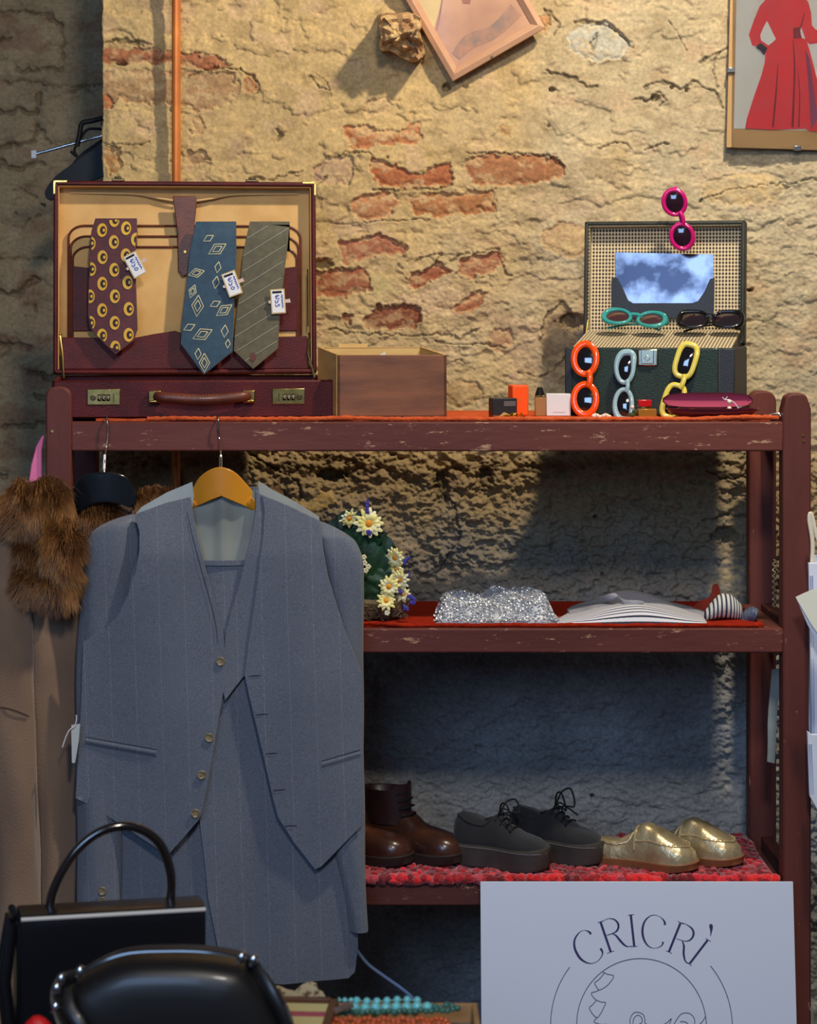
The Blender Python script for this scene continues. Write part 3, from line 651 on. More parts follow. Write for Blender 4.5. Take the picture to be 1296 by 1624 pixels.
ties = [tie('dark maroon necktie with gold round medallions hanging in the open briefcase', t1o, TM['a'], deco_a, 182, .309),
        tie('teal blue necktie with cream diamond outlines hanging in the open briefcase', t2o, TM['b'], deco_b, 335, .321),
        tie('olive grey necktie with thin pale diagonal stripes hanging in the open briefcase', t3o, TM['c'], deco_c, 415, .331)]
WHT = mat('white_card', (236,236,238), .6); INK = mat('blue_ink', (44,70,170), .6)
def price_tag(cx_, cy_, an, lbl, price, Y):
    k0 = (D+Y)/F; c_, s_ = math.cos(R(an)), math.sin(R(an))
    W = lambda a, b, h_=0: Vector(((cx_+a*c_-b*s_-CX)*k0, Y-h_, ZC-(cy_+a*s_+b*c_-CY)*k0))
    root = thing('price_tag', lbl, 'price tag', W(0, 0), 0, 'price tags on the ties')
    def rect(w_, h_, t0, t1):
        vs = [W(a*w_, b*h_, t) for t in (t0, t1) for a, b in ((-1, -1), (1, -1), (1, 1), (-1, 1))]
        return G().add(vs, [(0, 1, 2, 3), (7, 6, 5, 4), (0, 4, 5, 1), (1, 5, 6, 2), (2, 6, 7, 3), (3, 7, 4, 0)])
    build('frame', rect(11.5, 19.5, 0, .0016), mat('tag_gold', (206,180,130), .5), root, wp=True, bevel=.0004)
    build('card', rect(9.6, 17.6, .0014, .0022), WHT, root, wp=True)
    g = G(); g.add([W(a, b, .0026) for a, b in ((-8, -16.5), (7, -16.5), (7, -13), (-8, -13))], [(0, 1, 2, 3)]); build('slot', g, BLK, root, wp=True)
    g = G(); g.add([W(a, b, t) for t in (-.001, .001) for a, b in ((9, -2), (19, -3), (20, 3), (9, 3))], [(0, 1, 2, 3), (7, 6, 5, 4), (0, 4, 5, 1), (1, 5, 6, 2), (2, 6, 7, 3), (3, 7, 4, 0)])
    g.add([W(a, b, t) for t in (-.001, .001) for a, b in ((-9, 3), (-15, 2), (-15, -2), (-9, -2))], [(0, 1, 2, 3), (7, 6, 5, 4), (0, 4, 5, 1), (1, 5, 6, 2), (2, 6, 7, 3), (3, 7, 4, 0)]); build('clip', g, mat('tag_clip', (214,186,170), .5), root, wp=True)
    g = G()
    def st(pts): ribbon(g, [(a, b, 1.3) for a, b in pts], W, .0027, sub=3)
    # handwriting runs along the card: price then a scrawl
    st([(3, -9), (-1, -10), (-3, -7), (-1, -4), (3, -5)]); st([(-4, -8), (1, -7.4)])
    for k, ch in enumerate(price):
        b = -1+k*6
        if ch == '3': st([(2, b-1), (-1, b+1), (0, b+2), (-4, b+3), (-4, b), (-5, b-1)])
        if ch == '0': st([(0, b), (2, b+2), (0, b+4), (-3, b+3), (-3, b), (0, b)])
        if ch == '5': st([(2, b+3), (2, b), (0, b), (-1, b+3), (-4, b+2), (-4, b-1)])
    st([(6, -11), (8, -8), (5.5, -7), (8, -4), (5.5, -2), (8, 0), (5.6, 2), (8, 4), (6, 6), (8, 8), (6, 11)])
    build('handwriting', g, INK, root, wp=True, fixn=False)
price_tag(214, 420, -28, 'white handwritten price tag clipped to the maroon medallion tie', '30', .292)
price_tag(368, 450, -20, 'white handwritten price tag clipped to the teal diamond tie', '30', .305)
price_tag(441, 478, -4, 'white handwritten price tag clipped to the striped olive tie', '35', .314)

# ------------------------------------------------------------------ black clothes hangers behind the pier edge
hg = thing('clothes_rail', 'thin bright metal rail arm sticking out beside the wall corner with black hangers', 'clothes rail', (px(50, 1.0), 1.0, pz(245, 1.0)))
g = G(); g.tube([P(50, 246, .92), P(170, 213, .92), P(330, 168, .92)], .0035, 10); build('arm', g, SIL, hg, wp=True)
g = G(); g.box(P(54, 245, .92), (.012, .01, .018)); build('arm_tip', g, mat('white_plastic', (235,235,235), .4), hg, wp=True, bevel=.002)
def black_hanger(dx, dy, Y, lbl):
    root = thing('clothes_hanger', lbl, 'hanger', P(165+dx, 200+dy, Y), 0, 'black hangers on the rail arm')
    o_ = [(190+dx, 205+dy), (150+dx, 235+dy), (115+dx, 260+dy), (88+dx, 280+dy), (73+dx, 300+dy), (72+dx, 312+dy), (80+dx, 318+dy), (90+dx, 312+dy), (112+dx, 298+dy), (150+dx, 285+dy), (190+dx, 262+dy)]
    g = G(); panel(g, o_, Y, lambda a, b: -.004*math.sin((a-60)/40), .016, 12); build('shoulder_bar', g, BLK, root, wp=True, bevel=.003)
    g = G(); pts = [P(172+dx, 222+dy, Y+.008), P(172+dx, 205+dy, Y+.008), P(160+dx, 196+dy, Y+.008), P(166+dx, 186+dy, Y+.008), P(180+dx, 186+dy, Y+.008)]; g.tube(smooth([tuple(p) for p in pts], 4, False), .0022, 8); build('hook', g, SIL, root, wp=True)
black_hanger(0, 0, .86, 'black plastic hanger showing past the wall corner above the briefcase, nearest the viewer')
black_hanger(38, -34, 1.0, 'black plastic hanger partly hidden behind the wall corner, the higher one')
g = G(); g.tube(smooth([tuple(P(a, b, .84)) for a, b in ((168, 186), (145, 192), (130, 196), (126, 215), (122, 232))], 5, False), .0055, 10)
g.tube(smooth([tuple(P(a, b, .842)) for a, b in ((168, 206), (140, 205), (126, 222), (118, 238), (122, 248), (112, 240))], 5, False), .003, 8)
tag(build('cable_loop', g, BLK), 'black looped cable on the rail arm at the wall corner', 'cable')

# ------------------------------------------------------------------ wooden box beside the briefcase
WBX = mat('walnut_veneer', (138,84,52), .5, c2=(98,58,38), vs_=7, stretch=(1, 1, 5), bump=.15, bs=120)
PLY = mat('pale_wood', (214,178,112), .6, c2=(196,158,92), vs_=10, stretch=(1, 1, 4))
box = thing('wooden_box', 'open walnut brown wooden box with pale inside next to the briefcase', 'box', (px(622, .02), .03, ZT+.005), R(4))
hw0, hw1, dp, hh = .0975, .0985, .21, .112
g = G(); tt = .006
# rhombus plan: the back is shifted to the left
sh = -.024
def wall4(x0, x1, y0, y1, z0, z1): # sheared box, rim rising to the back
    vs = [(x+sh*(y/dp), y, z+(.010*y/dp if z > hh*.9 else 0)) for z in (z0, z1) for y in (y0, y1) for x in (x0, x1)]
    return vs, [(0, 2, 3, 1), (4, 5, 7, 6), (0, 1, 5, 4), (2, 6, 7, 3), (0, 4, 6, 2), (1, 3, 7, 5)]
for a in ((-hw0, hw0, 0, tt, 0, hh), (-hw0, hw0, dp-tt, dp, 0, hh), (-hw0, -hw0+tt, 0, dp, 0, hh), (hw0-tt, hw0, 0, dp, 0, hh), (-hw0, hw0, 0, dp, 0, tt)): g.add(*wall4(*a))
o = build('box_body', g, WBX, box, bevel=.0012)
g = G()
for a in ((-hw0+tt, hw0-tt, tt, tt+.001, tt, hh-.001), (-hw0+tt, hw0-tt, dp-tt-.001, dp-tt, tt, hh-.001), (-hw0+tt, -hw0+tt+.001, tt, dp-tt, tt, hh-.001), (hw0-tt-.001, hw0-tt, tt, dp-tt, tt, hh-.001), (-hw0+.001, hw0-.001, dp-tt, dp-.0005, hh, hh+.001), (-hw0+.0005, -hw0+tt, 0, dp, hh, hh+.001), (hw0-tt, hw0-.0005, 0, dp, hh, hh+.001)): g.add(*wall4(*a))
build('inner_lining', g, PLY, box)
g = G(); g.bx((-.085, dp-.002, hh+.004), (-.03, dp+.004, hh+.017)); build('hinge_strip', g, PLY, box, bevel=.001)
g = G(); g.add(*wall4(-hw0-.001, -hw0, .001, dp, 0, hh+.001)); build('side_veneer', g, PLY, box)
g = G(); g.add([(-.035, .1, .095), (-.005, .09, .112), (-.002, .13, .116), (-.03, .14, .100)]+[(-.035, .1, .094), (-.005, .09, .111), (-.002, .13, .115), (-.03, .14, .099)], [(0, 1, 2, 3), (7, 6, 5, 4), (0, 4, 5, 1), (1, 5, 6, 2), (2, 6, 7, 3), (3, 7, 4, 0)])
g2 = G(); g2.v = [ROOTM[box.name] @ p for p in g.v]; g2.f = g.f; g2.m = g.m
cardm = build('paper_card', g2, WHT); tag(cardm, 'small white card peeking out of the open wooden box', 'card')
cbx = G().box((-.02, .115, .05), (.04, .06, .088)); cbx.v = [ROOTM[box.name] @ p for p in cbx.v]
tag(build('paper_packet', cbx, mat('paper_grey', (190,186,176), .8), bevel=.003), 'pale paper packet standing inside the wooden box under the white card', 'packet')
# ------------------------------------------------------------------ green vanity case with sunglasses
GRN = mat('green_pebbled_leather', (30,52,44), .45, c2=(24,44,38), vs_=20, bump=.8, bs=420, coat=.1)
DKG = mat('dark_trim', (40,44,50), .55, bump=.4, bs=400)
OLV = mat('lid_edge_olive', (54,56,48), .55, c2=(44,46,38), vs_=30, bump=.4, bs=400)
def hounds():
    m = mat('houndstooth_lining', (206,184,140), .75); N = m.node_tree.nodes; L = m.node_tree.links; b = N['Principled BSDF']
    tc = N.new('ShaderNodeTexCoord'); sp = N.new('ShaderNodeSeparateXYZ'); L.new(tc.outputs['Object'], sp.inputs[0]); outs = []
    def M_(op, a, bv=None, c=None):
        n = N.new('ShaderNodeMath'); n.operation = op
        for i, q in enumerate((a, bv, c)):
            if q is None: continue
            if isinstance(q, (int, float)): n.inputs[i].default_value = q
            else: L.new(q, n.inputs[i])
        return n.outputs[0]
    zy = M_('MULTIPLY_ADD', sp.outputs['Y'], -1.2, sp.outputs['Z'])
    a = M_('SINE', M_('MULTIPLY', sp.outputs['X'], 2*math.pi/.0062)); c = M_('SINE', M_('MULTIPLY', zy, 2*math.pi/.0062))
    e = M_('ADD', M_('MULTIPLY', a, 1.1), c); r = N.new('ShaderNodeValToRGB'); r.color_ramp.elements[0].position = .42; r.color_ramp.elements[1].position = .58
    f = M_('MULTIPLY_ADD', e, .4, .42); L.new(f, r.inputs[0]); r.color_ramp.elements[0].color = lin((214,196,158))+(1,); r.color_ramp.elements[1].color = lin((62,46,40))+(1,)
    L.new(r.outputs[0], b.inputs['Base Color']); return m
HST = hounds()
A_ = R(-14); vw, vd, vh = .306, .24, .124
vc = thing('vanity_case', 'open dark green vanity case with houndstooth lining holding sunglasses on the top shelf', 'vanity case', (px(897, .155), .155, ZT+.005), A_)
VM = ROOTM[vc.name]
g = G(); t = .007
g.bx((0, 0, 0), (vw, vd, t)); g.bx((0, 0, 0), (vw, t, vh)); g.bx((0, vd-t, 0), (vw, vd, vh)); g.bx((0, 0, 0), (t, vd, vh)); g.bx((vw-t, 0, 0), (vw, vd, vh))
vb = build('case_body', g, GRN, vc, bevel=.003)
g = G(); g.bx((-.0012, -.0012, .0), (.014, vd, vh+.0005)); build('corner_trim', g, DKG, vb, bevel=.003)
g = G(); g.bx((vw-.03, -.0012, .0), (vw+.0012, vd, vh-.0005)); build('corner_trim', g, DKG, vb, bevel=.003)
g = G()
for i in range(26): g.tube([(vw-.026, -.0016, .004+i*.0046), (vw-.026, -.0016, .007+i*.0046)], .0004, 5)
st_ = build('stitching', g, mat('pale_thread', (110,112,110), .7), vb); st_['kind'] = 'stuff'
# sloping padded inner flap and lid
g = G(); g.add([(t, t*.6, vh-.004), (vw-t, t*.6, vh-.004), (vw-t, vd-.03, vh+.03), (t, vd-.03, vh+.03), (t, t*.6, vh-.02), (vw-t, t*.6, vh-.02), (vw-t, vd-.03, vh-.02), (t, vd-.03, vh-.02)], [(0, 1, 2, 3), (7, 6, 5, 4), (0, 4, 5, 1), (1, 5, 6, 2), (2, 6, 7, 3), (3, 7, 4, 0)])
build('padded_flap', g, HST, vc, bevel=.003)
LT = Matrix.Translation((0.0, vd, vh)) @ Matrix.Rotation(R(-5), 4, 'X'); lh2 = .235; ld2 = .04
g = G(); g.bx((0, -.006, 0), (vw, .0, lh2), LT); g.bx((0, -ld2, 0), (.008, 0, lh2), LT); g.bx((vw-.008, -ld2, 0), (vw, 0, lh2), LT); g.bx((0, -ld2, lh2-.008), (vw, 0, lh2), LT); g.bx((0, -ld2, 0), (vw, 0, .008), LT)
vl = build('case_lid', g, OLV, vc, bevel=.004)
g = G(); g.bx((.008, -.010, .008), (vw-.008, -.006, lh2-.008), LT); g.bx((.008, -ld2+.003, .008), (.0095, -.008, lh2-.008), LT); g.bx((.008, -ld2+.003, lh2-.0095), (vw-.008, -.008, lh2-.008), LT); build('lid_lining', g, HST, vl)
g = G(); pk = [(.052, .05), (.246, .05), (.247, .128), (.238, .126), (.228, .102), (.216, .084), (.205, .080), (.092, .080), (.082, .086), (.070, .112), (.060, .130), (.05, .128)]
g.prism(pk, -.017, -.0145, LT); build('mirror_pocket', g, mat('navy_leather', (32,38,50), .5, bump=.3, bs=400), vl, bevel=.001)
g = G(); g.prism([(.056, .178), (.244, .173), (.244, .120), (.226, .09), (.212, .072), (.086, .072), (.072, .095), (.058, .125)], -.0135, -.0115, LT)
MIR = mat('mirror', (104,102,106), .12, 1, c2=(46,46,54), vs_=16, sharp=(.42, .58), bump=.10, bs=12)
build('mirror', g, MIR, vl)
g = G(); g.bx((.132, -.004, vh-.034), (.170, .002, vh-.002)); lk = build('lock_plate', g, mat('nickel', (176,172,150), .3, 1), vb, bevel=.004)
g = G(); g.bx((.140, -.008, vh-.029), (.162, -.002, vh-.004)); g.tube([(.151, -.008, vh-.019), (.151, -.0095, vh-.019)], .006, 4); build('lock_hasp', g, mat('nickel_light', (206,200,172), .25, 1), lk, bevel=.001)
g = G(); g.tube([(.006, vd-.06, vh-.002), (.008, vd-.03, vh+.05)], .0022, 8); build('lid_stay', g, BRS, vb)

LNS = mat('dark_lens', (20,14,18), .04, coat=1, spec=.9); LNB = mat('brown_lens', (70,42,44), .06, coat=1, spec=.8)
def sunglasses(lbl, M, dist, a, b, cfr, rw=.0045, sup=2.0, cat=0, lens=None, fold=True, rd=.0035, wing=0, temple=None, tcol=None, sag=0):
    loc, q, _ = M.decompose()
    root = thing('sunglasses', lbl, 'sunglasses', loc, 0, 'sunglasses displayed on and around the green case', rot=q.to_euler())
    m = mat('acetate_%d_%d_%d' % cfr, cfr, .18, coat=.6); h = dist/2
    g = G(); lenses = []
    for s in (-1, 1):
        pts = []
        for i in range(40):
            th = 2*math.pi*i/40; c_, s_ = math.cos(th), math.sin(th); e = 2/sup
            x = a*math.copysign(abs(c_)**e, c_); z = b*math.copysign(abs(s_)**e, s_)
            lift = cat*max(0, c_)**2*max(0, s_+.25)*1.3; x += wing*max(0, c_)**3*max(0, s_)
            pts.append((s*(h+x), .0022*(x/a)**2, z+lift))
        rr = [rw*(1+.5*max(0, math.cos(2*math.pi*i/40))*(1 if cat else .25)) for i in range(40)]
        g.tube(pts, rr, 10, closed=True, up=(0, 1, 0), flat=rd/rw); lenses.append(pts)
    g.tube([(-h+a*.86, -.0005, b*.28+cat*.1), (-h+a*1.0+.001, -.002, b*.42), (0, -.002, b*.45), (h-a*1.0-.001, -.002, b*.42), (h-a*.86, -.0005, b*.28+cat*.1)], rw*.95, 10, up=(0, 1, 0), flat=.8)
    fr = build('frame', g, m, root)
    for s, pts in zip((-1, 1), lenses):
        c_ = (s*h, .0015, sum(p[2] for p in pts)/len(pts)); q_ = [(c_[0]+(p[0]-c_[0])*.97, p[1]+.001, c_[2]+(p[2]-c_[2])*.97) for p in pts]
        g = G(); n = len(q_); mid = [(c_[0]+(p[0]-c_[0])*.5, -.0008, c_[2]+(p[2]-c_[2])*.5) for p in q_]
        vs = q_+mid+[(c_[0], -.0016, c_[2])]; g.add(vs, [(i, (i+1) % n, n+(i+1) % n, n+i) for i in range(n)]+[(n+i, n+(i+1) % n, 2*n) for i in range(n)])
        build('lens', g, lens or LNS, root, angle=180)
    tm = m if tcol is None else mat('acetate_%d_%d_%d' % tcol, tcol, .2, coat=.6)
    ex = h+a+rw*.6; zt_ = b*.35+cat*.55
    for s in (-1, 1):
        g = G()
        if temple == 'open': pp = [(s*ex, .001, zt_), (s*(ex+.003), .012, zt_), (s*(ex-.002), .07, zt_-.004), (s*(ex-.008), .105, zt_-.026)]
        else: pp = [(s*ex, .001, zt_), (s*(ex+.001), .010+.003*(s+1), zt_), (s*(ex-.02), .013+.003*(s+1), zt_-.002), (-s*(h*.4), .015+.003*(s+1), zt_-.006-sag), (-s*(h+a*.7), .014+.003*(s+1), zt_-.022-sag)]
        pts = smooth(pp, 6, False); g.tube(pts, [.0028-.0006*math.sin(3.1*i/len(pts)) for i in range(len(pts))], 8, flat=.6, up=(0, 1, 0)); build('temple', g, tm, root)
    return root
def GM(pxx, pyy, Y, yaw, lean, roll):
    return Matrix.Translation(P(pxx, pyy, Y)) @ Matrix.Rotation(R(yaw), 4, 'Z') @ Matrix.Rotation(R(lean), 4, 'X') @ Matrix.Rotation(R(roll), 4, 'Y')
sunglasses('bright orange framed oval sunglasses standing on end against the left of the green case', GM(928, 601, .110, -14, -8, 89), .0735, .0275, .0205, (246,84,14), rw=.0058, tcol=(24,24,28))
sunglasses('pale blue cat-eye sunglasses standing on end against the middle of the green case', GM(990, 612, .098, -14, -9, 91), .0675, .0275, .0155, (150,182,190), rw=.0042, cat=.006, wing=.004)
sunglasses('yellow rectangular sunglasses standing on end against the right of the green case', GM(1078, 604, .082, -14, -9, 106), .077, .030, .0165, (226,206,86), rw=.0048, sup=3.2)
sunglasses('magenta round sunglasses hooked over the top edge of the open vanity case lid', GM(1076, 348, .275, -10, 8, 78), .066, .0235, .0205, (196,24,108), rw=.0042, lens=mat('plum_lens', (40,18,30), .05, coat=1), tcol=(210,40,150))
sunglasses('turquoise oval sunglasses lying folded in the vanity case beside the black pair', GM(1006, 504, .265, -14, -48, 7), .066, .0255, .019, (52,150,146), rw=.0036, lens=LNB, cat=.003)
sunglasses('black half-rim sunglasses lying folded in the vanity case, right of the turquoise pair', GM(1127, 506, .235, -14, -46, 0), .064, .0265, .0205, (16,15,18), rw=.0032, sup=2.8, cat=.003, lens=mat('smoke_lens', (34,26,30), .05, coat=1))

# ------------------------------------------------------------------ small perfumes and trinkets on the top shelf
zs = ZT+.0052
def solo_box(name, x0, x1, y0, Yf, dpt, m, lbl, cat, rz=0, bev=.001, z=None):
    w_ = (x1-x0)*(D+Yf)/F; z = zs if z is None else z; h_ = pz(y0, Yf)-z
    T = Matrix.Translation((px((x0+x1)/2, Yf), Yf, z)) @ Matrix.Rotation(R(rz), 4, 'Z')
    g = G().bx((-w_/2, 0, 0), (w_/2, dpt, h_), T); o = build(name, g, m, bevel=bev); tag(o, lbl, cat); return o, T, w_, h_
ORG = mat('orange_card', (252,84,10), .55)
b_ = thing('perfume_box', 'bright orange perfume box standing between the black box and the perfume bottle', 'box', (px(826, .11), .11, zs), R(14))
g = G(); g.bx((-.0155, 0, 0), (.0155, .03, .056)); build('carton', g, ORG, b_, bevel=.003)
g = G()
for k in range(4): a = R(45*k); ribbon(g, [(-.0035*math.cos(a), .030-.0035*math.sin(a), .0006), (.0035*math.cos(a), .030+.0035*math.sin(a), .0006)], lambda u_, v_, h_: Vector((u_-.0005, -.0004, v_)), sub=1)
build('star_mark', g, mat('mark_ochre', (226,120,30), .5), b_, fixn=False)
g = G(); ribbon(g, [(-.012, .020, .0025), (-.011, .0205, .0025)], lambda u_, v_, h_: Vector((u_, -.0004, v_)), sub=1)
b_ = thing('compact_box', 'small black box with a grey label beside the orange perfume box', 'box', (px(801, .06), .06, zs), R(12))
g = G(); g.bx((-.0225, 0, .004), (.0225, .03, .034)); build('carton', g, mat('black_card', (34,30,34), .5), b_, bevel=.0012)
g = G(); g.bx((-.0222, .0003, 0), (.0222, .0297, .0042)); build('carton_base', g, mat('brown_card', (120,66,30), .5), b_)
g = G(); g.bx((-.002, -.0006, .020), (.0195, 0.0, .029)); build('label_patch', g, mat('grey_label', (96,88,86), .5), b_)
b_ = thing('perfume_bottle', 'square amber perfume bottle with a stepped black cap between orange and white boxes', 'bottle', (px(857, .10), .11, zs), R(4))
g = G(); g.bx((-.0095, -.008, 0), (.0095, .008, .034)); build('glass', g, mat('amber_glass', (196,148,96), .08, trans=.35, c2=(180,132,86), vs_=20), b_, bevel=.0015)
g = G(); g.bx((-.0090, -.0075, .034), (.0090, .0075, .0375)); build('gold_collar', g, BRS, b_, bevel=.0008)
g = G(); g.lathe([(.0088, .0375), (.0088, .041), (.0075, .0415), (.0075, .045), (.0062, .0455), (.0062, .049), (.005, .0495), (.005, .052), (.0, .0522)], n=20); build('cap', g, BLK, b_)
b_ = thing('carton_box', 'small plain white carton box left of the orange sunglasses', 'box', (px(886, .115), .115, zs), R(-2))
g = G(); g.bx((-.022, 0, 0), (.022, .03, .040)); build('carton', g, mat('white_carton', (222,222,222), .5), b_, bevel=.001)
g = G(); g.bx((-.010, -.0005, .0065), (.012, 0, .0075)); build('fine_print', g, mat('print_grey', (180,180,184), .5), b_)
b_ = thing('brooch', 'gold leaf shaped brooch lying in front of the black compact box', 'brooch', (px(812, .035), .035, zs))
GOLD = mat('shiny_gold', (226,182,70), .18, 1)
g = G()
for i in range(5):
    T = Matrix.Translation((-.014+i*.009, .0, .003+.002*math.sin(i*1.4))) @ Matrix.Rotation(R(-20+i*17), 4, 'Y') @ Matrix.Rotation(R(i*40), 4, 'Z'); g.ell((0, 0, 0), (.011, .005, .0022), 12, 7, T)
g.ell((.004, -.002, .0065), (.007, .005, .003), 12, 8); build('gold_leaves', g, GOLD, b_)
g = G(); g.prism([(-.026, 0), (-.004, 0), (-.006, .007), (-.014, .010)], .002, .008); build('card_mount', g, mat('kraft', (190,150,90), .7), b_, bevel=.0006)
g = G()
for i in range(9): g.ell((px(954, .04)+(i-4)*.0036, .04+.002*math.sin(i*2), zs+.0035+.0016*math.sin(i*1.3)), (.0034, .004, .0034), 10, 7)
g.tube([(px(940, .04), .04, zs+.002), (px(968, .04), .04, zs+.002)], .0022, 8)
tag(build('shell_bracelet', g, mat('pale_shell', (232,214,196), .35, coat=.3)), 'pale pink shell bracelet lying in front of the orange sunglasses', 'bracelet')
b_ = thing('perfume_bottle', 'tiny amber perfume bottle with a bright red cap in front of the green case', 'bottle', (px(1026, .035), .035, zs), R(6))
g = G(); g.bx((-.0165, -.007, 0), (.0165, .007, .0165)); build('glass', g, mat('amber_glass2', (190,128,50), .08, trans=.4), b_, bevel=.002)
g = G(); g.bx((-.008, -.005, .0165), (.006, .005, .020)); build('neck', g, GOLD, b_, bevel=.0006)
g = G(); g.bx((-.016, -.006, .020), (.0075, .006, .0325)); build('cap', g, mat('red_cap', (196,20,26), .25, coat=.5), b_, bevel=.0015)
b_ = thing('crystal_earring', 'greenish crystal and pearl earrings lying left of the tiny red-capped bottle', 'earrings', (px(1002, .03), .03, zs))
g = G(); g.ell((0, 0, .005), (.0085, .006, .005), 8, 5); g.ell((.006, .001, .011), (.006, .005, .005), 7, 5); build('crystal', g, mat('smoky_crystal', (96,100,60), .06, trans=.5), b_, angle=10)
g = G(); g.ell((.001, -.001, .0195), .0038, 14, 9); build('pearl', g, mat('pearl', (240,222,204), .15, coat=.6), b_)
# burgundy spectacle case, open
b_ = thing('spectacle_case', 'open glossy burgundy spectacle case lying in front of the green vanity case', 'spectacle case', (px(1127, .04), .040, zs), R(-2))
PAT = mat('burgundy_patent', (86,18,36), .14, coat=1); PIN = mat('burgundy_velvet', (156,52,84), .8, sheen=.2)
def shell(Lx, dy, hz, inv=1, n=26):
    rings = []
    for i in range(n+1):
        t_ = -1+2*i/n; e = (1-abs(t_)**3.2)**(1/2.4) if abs(t_) < 1 else 0; x = Lx/2*t_
        ring = []
        for j in range(9): a = math.pi*j/8; ring.append((x, -dy*math.cos(a)*(.25+.75*e), -hz*math.sin(a)*e*inv))
        for j in range(9): a = math.pi*(8-j)/8; ring.append((x, -dy*.9*math.cos(a)*(.25+.75*e), -hz*.8*math.sin(a)*e*inv+.0001))
        rings.append(ring)
    return rings
g = G().loft(shell(.163, .021, .0155), T=Matrix.Translation((0.004, -.004, .0165))); build('case_bottom', g, PAT, b_, bevel=0)
T = Matrix.Translation((-.004, .006, .031)) @ Matrix.Rotation(R(78), 4, 'X') @ Matrix.Diagonal((1, .62, 1, 1)); g = G().loft(shell(.158, .021, .010), T=T); build('case_lid', g, PIN, b_)
g = G()
def shell_rim(Lx, dy, n=18):
    f = []; ts_ = [-1+2*i/n for i in range(n+1)]
    for t_ in ts_: e = (1-abs(t_)**3.2)**(1/2.4) if abs(t_) < 1 else 0; f.append((Lx/2*t_, dy*(.25+.75*e), 0))
    return [(x, -y, z) for x, y, z in f]+f[::-1]
g.tube(shell_rim(.158, .021), .0014, 8, closed=True, T=T); build('lid_rim', g, PAT, b_)
g = G(); g.tube(shell_rim(.163, .021), .0014, 8, closed=True, T=Matrix.Translation((.004, -.004, .0165))); build('bottom_rim', g, PAT, b_)
b_ = thing('pearl_earring', 'pair of pearl drop earrings with a white thread hanging on the burgundy spectacle case', 'earrings', P(1157, 652, .018))
for yy in (637, 648):
    g = G(); g.ell(P(1157, yy, .018), .0042, 16, 10); build('pearl', g, mat('pearl', (240,222,204), .15, coat=.6), b_, wp=True)
g = G(); g.tube(smooth([tuple(P(a, b, .02)) for a, b in ((1146, 630), (1150, 634), (1157, 634), (1166, 640), (1175, 654))], 5, False), .0009, 6); g.tube([P(1150, 634, .02), P(1154, 629, .02)], .0008, 6); build('thread', g, mat('white_thread', (226,214,220), .6), b_, wp=True)
g = G(); g.tube(smooth([(px(1216, .03), .03, zs+.001), (px(1224, .03), .033, zs+.006), (px(1236, .03), .036, zs+.0075), (px(1241, .03), .03, zs+.003)], 6, False), .0016, 8); g.ell((px(1238, .03), .03, zs+.004), (.004, .003, .004), 10, 6)
tag(build('silver_bangle', g, SIL), 'thin silver bangle lying at the right end of the orange runner', 'bangle')

# ------------------------------------------------------------------ pictures and the stone stub on the wall
WOODP = mat('pinkish_wood', (206,162,130), .4, c2=(190,142,110), vs_=12, stretch=(1, 1, 1), bump=.1, bs=60, coat=.2)
cB = P(718, 129, .535); cR = P(865, 44, .525); ux = (cR-cB); fw = ux.length; ux.normalize(); uz = Vector((-ux.z, 0, ux.x)).normalized()
if uz.z < 0: uz = -uz
uy = ux.cross(uz).normalized(); uy = -uy if uy.y < 0 else uy
fr = thing('picture_frame', 'tilted pinkish wooden picture frame with an orange brown print hanging on the wall', 'picture frame', cB)
FM = basis(cB, ux, uy, uz); fh = .30; mw = .021
def mould(x0, x1, z0, z1, miter):
    g = G(); g.bx((x0, -.004, z0), (x1, .016, z1), FM); return g
outer = [(0, 0), (fw, 0), (fw, fh), (0, fh)]; inn = [(mw, mw), (fw-mw, mw), (fw-mw, fh-mw), (mw, fh-mw)]
for i in range(4):
    j = (i+1) % 4; g = G(); q = [outer[i], outer[j], inn[j], inn[i]]; qm = [((a[0]+b[0])/2, (a[1]+b[1])/2) for a, b in ((outer[i], inn[i]), (outer[j], inn[j]))]
    vs = [FM @ Vector((a, .016, b)) for a, b in q]+[FM @ Vector((a, y, b)) for (a, b), y in zip((outer[i], outer[j], qm[1], qm[0]), (-.002, -.002, -.008, -.008))]+[FM @ Vector((a, .002, b)) for a, b in (inn[j], inn[i])]
    g.add(vs, [(0, 1, 2, 3), (0, 4, 5, 1), (4, 7, 6, 5), (7, 9, 8, 6), (9, 3, 2, 8), (0, 3, 9, 7, 4), (1, 5, 6, 8, 2)]); build('frame_side', g, WOODP, fr, wp=True, bevel=.001)
g = G(); g.bx((mw*.8, .004, mw*.8), (fw-mw*.8, .006, fh-mw*.8), FM); build('print', g, mat('sepia_print', (196,146,100), .35, c2=(150,98,66), vs_=9, sharp=(.3, .75), coat=.3), fr, wp=True)
g = G(); FW = lambda u_, v_, h_: FM @ Vector((u_, .004-h_, v_))
g.add([FW(a, b, .0006) for a, b in ((mw, .11), (mw, fh-mw), (.09, fh-mw), (.12, .25), (.07, .16))], [range(5)]); build('print_yellow_area', g, mat('print_yellow', (206,180,92), .4, c2=(188,150,74), vs_=12, coat=.3), fr, wp=True)
g = G(); ribbon(g, [(mw+.002, .104, .004), (.05, .135, .003), (.075, .17, .003), (.12, .25, .004)], FW, .0008); ribbon(g, [(.10, .12, .014), (.12, .15, .03), (.15, .175, .018), (.16, .23, .03)], FW, .0007); build('print_brown_lines', g, mat('print_brown', (120,70,44), .4, c2=(168,104,66), vs_=40, coat=.3), fr, wp=True)
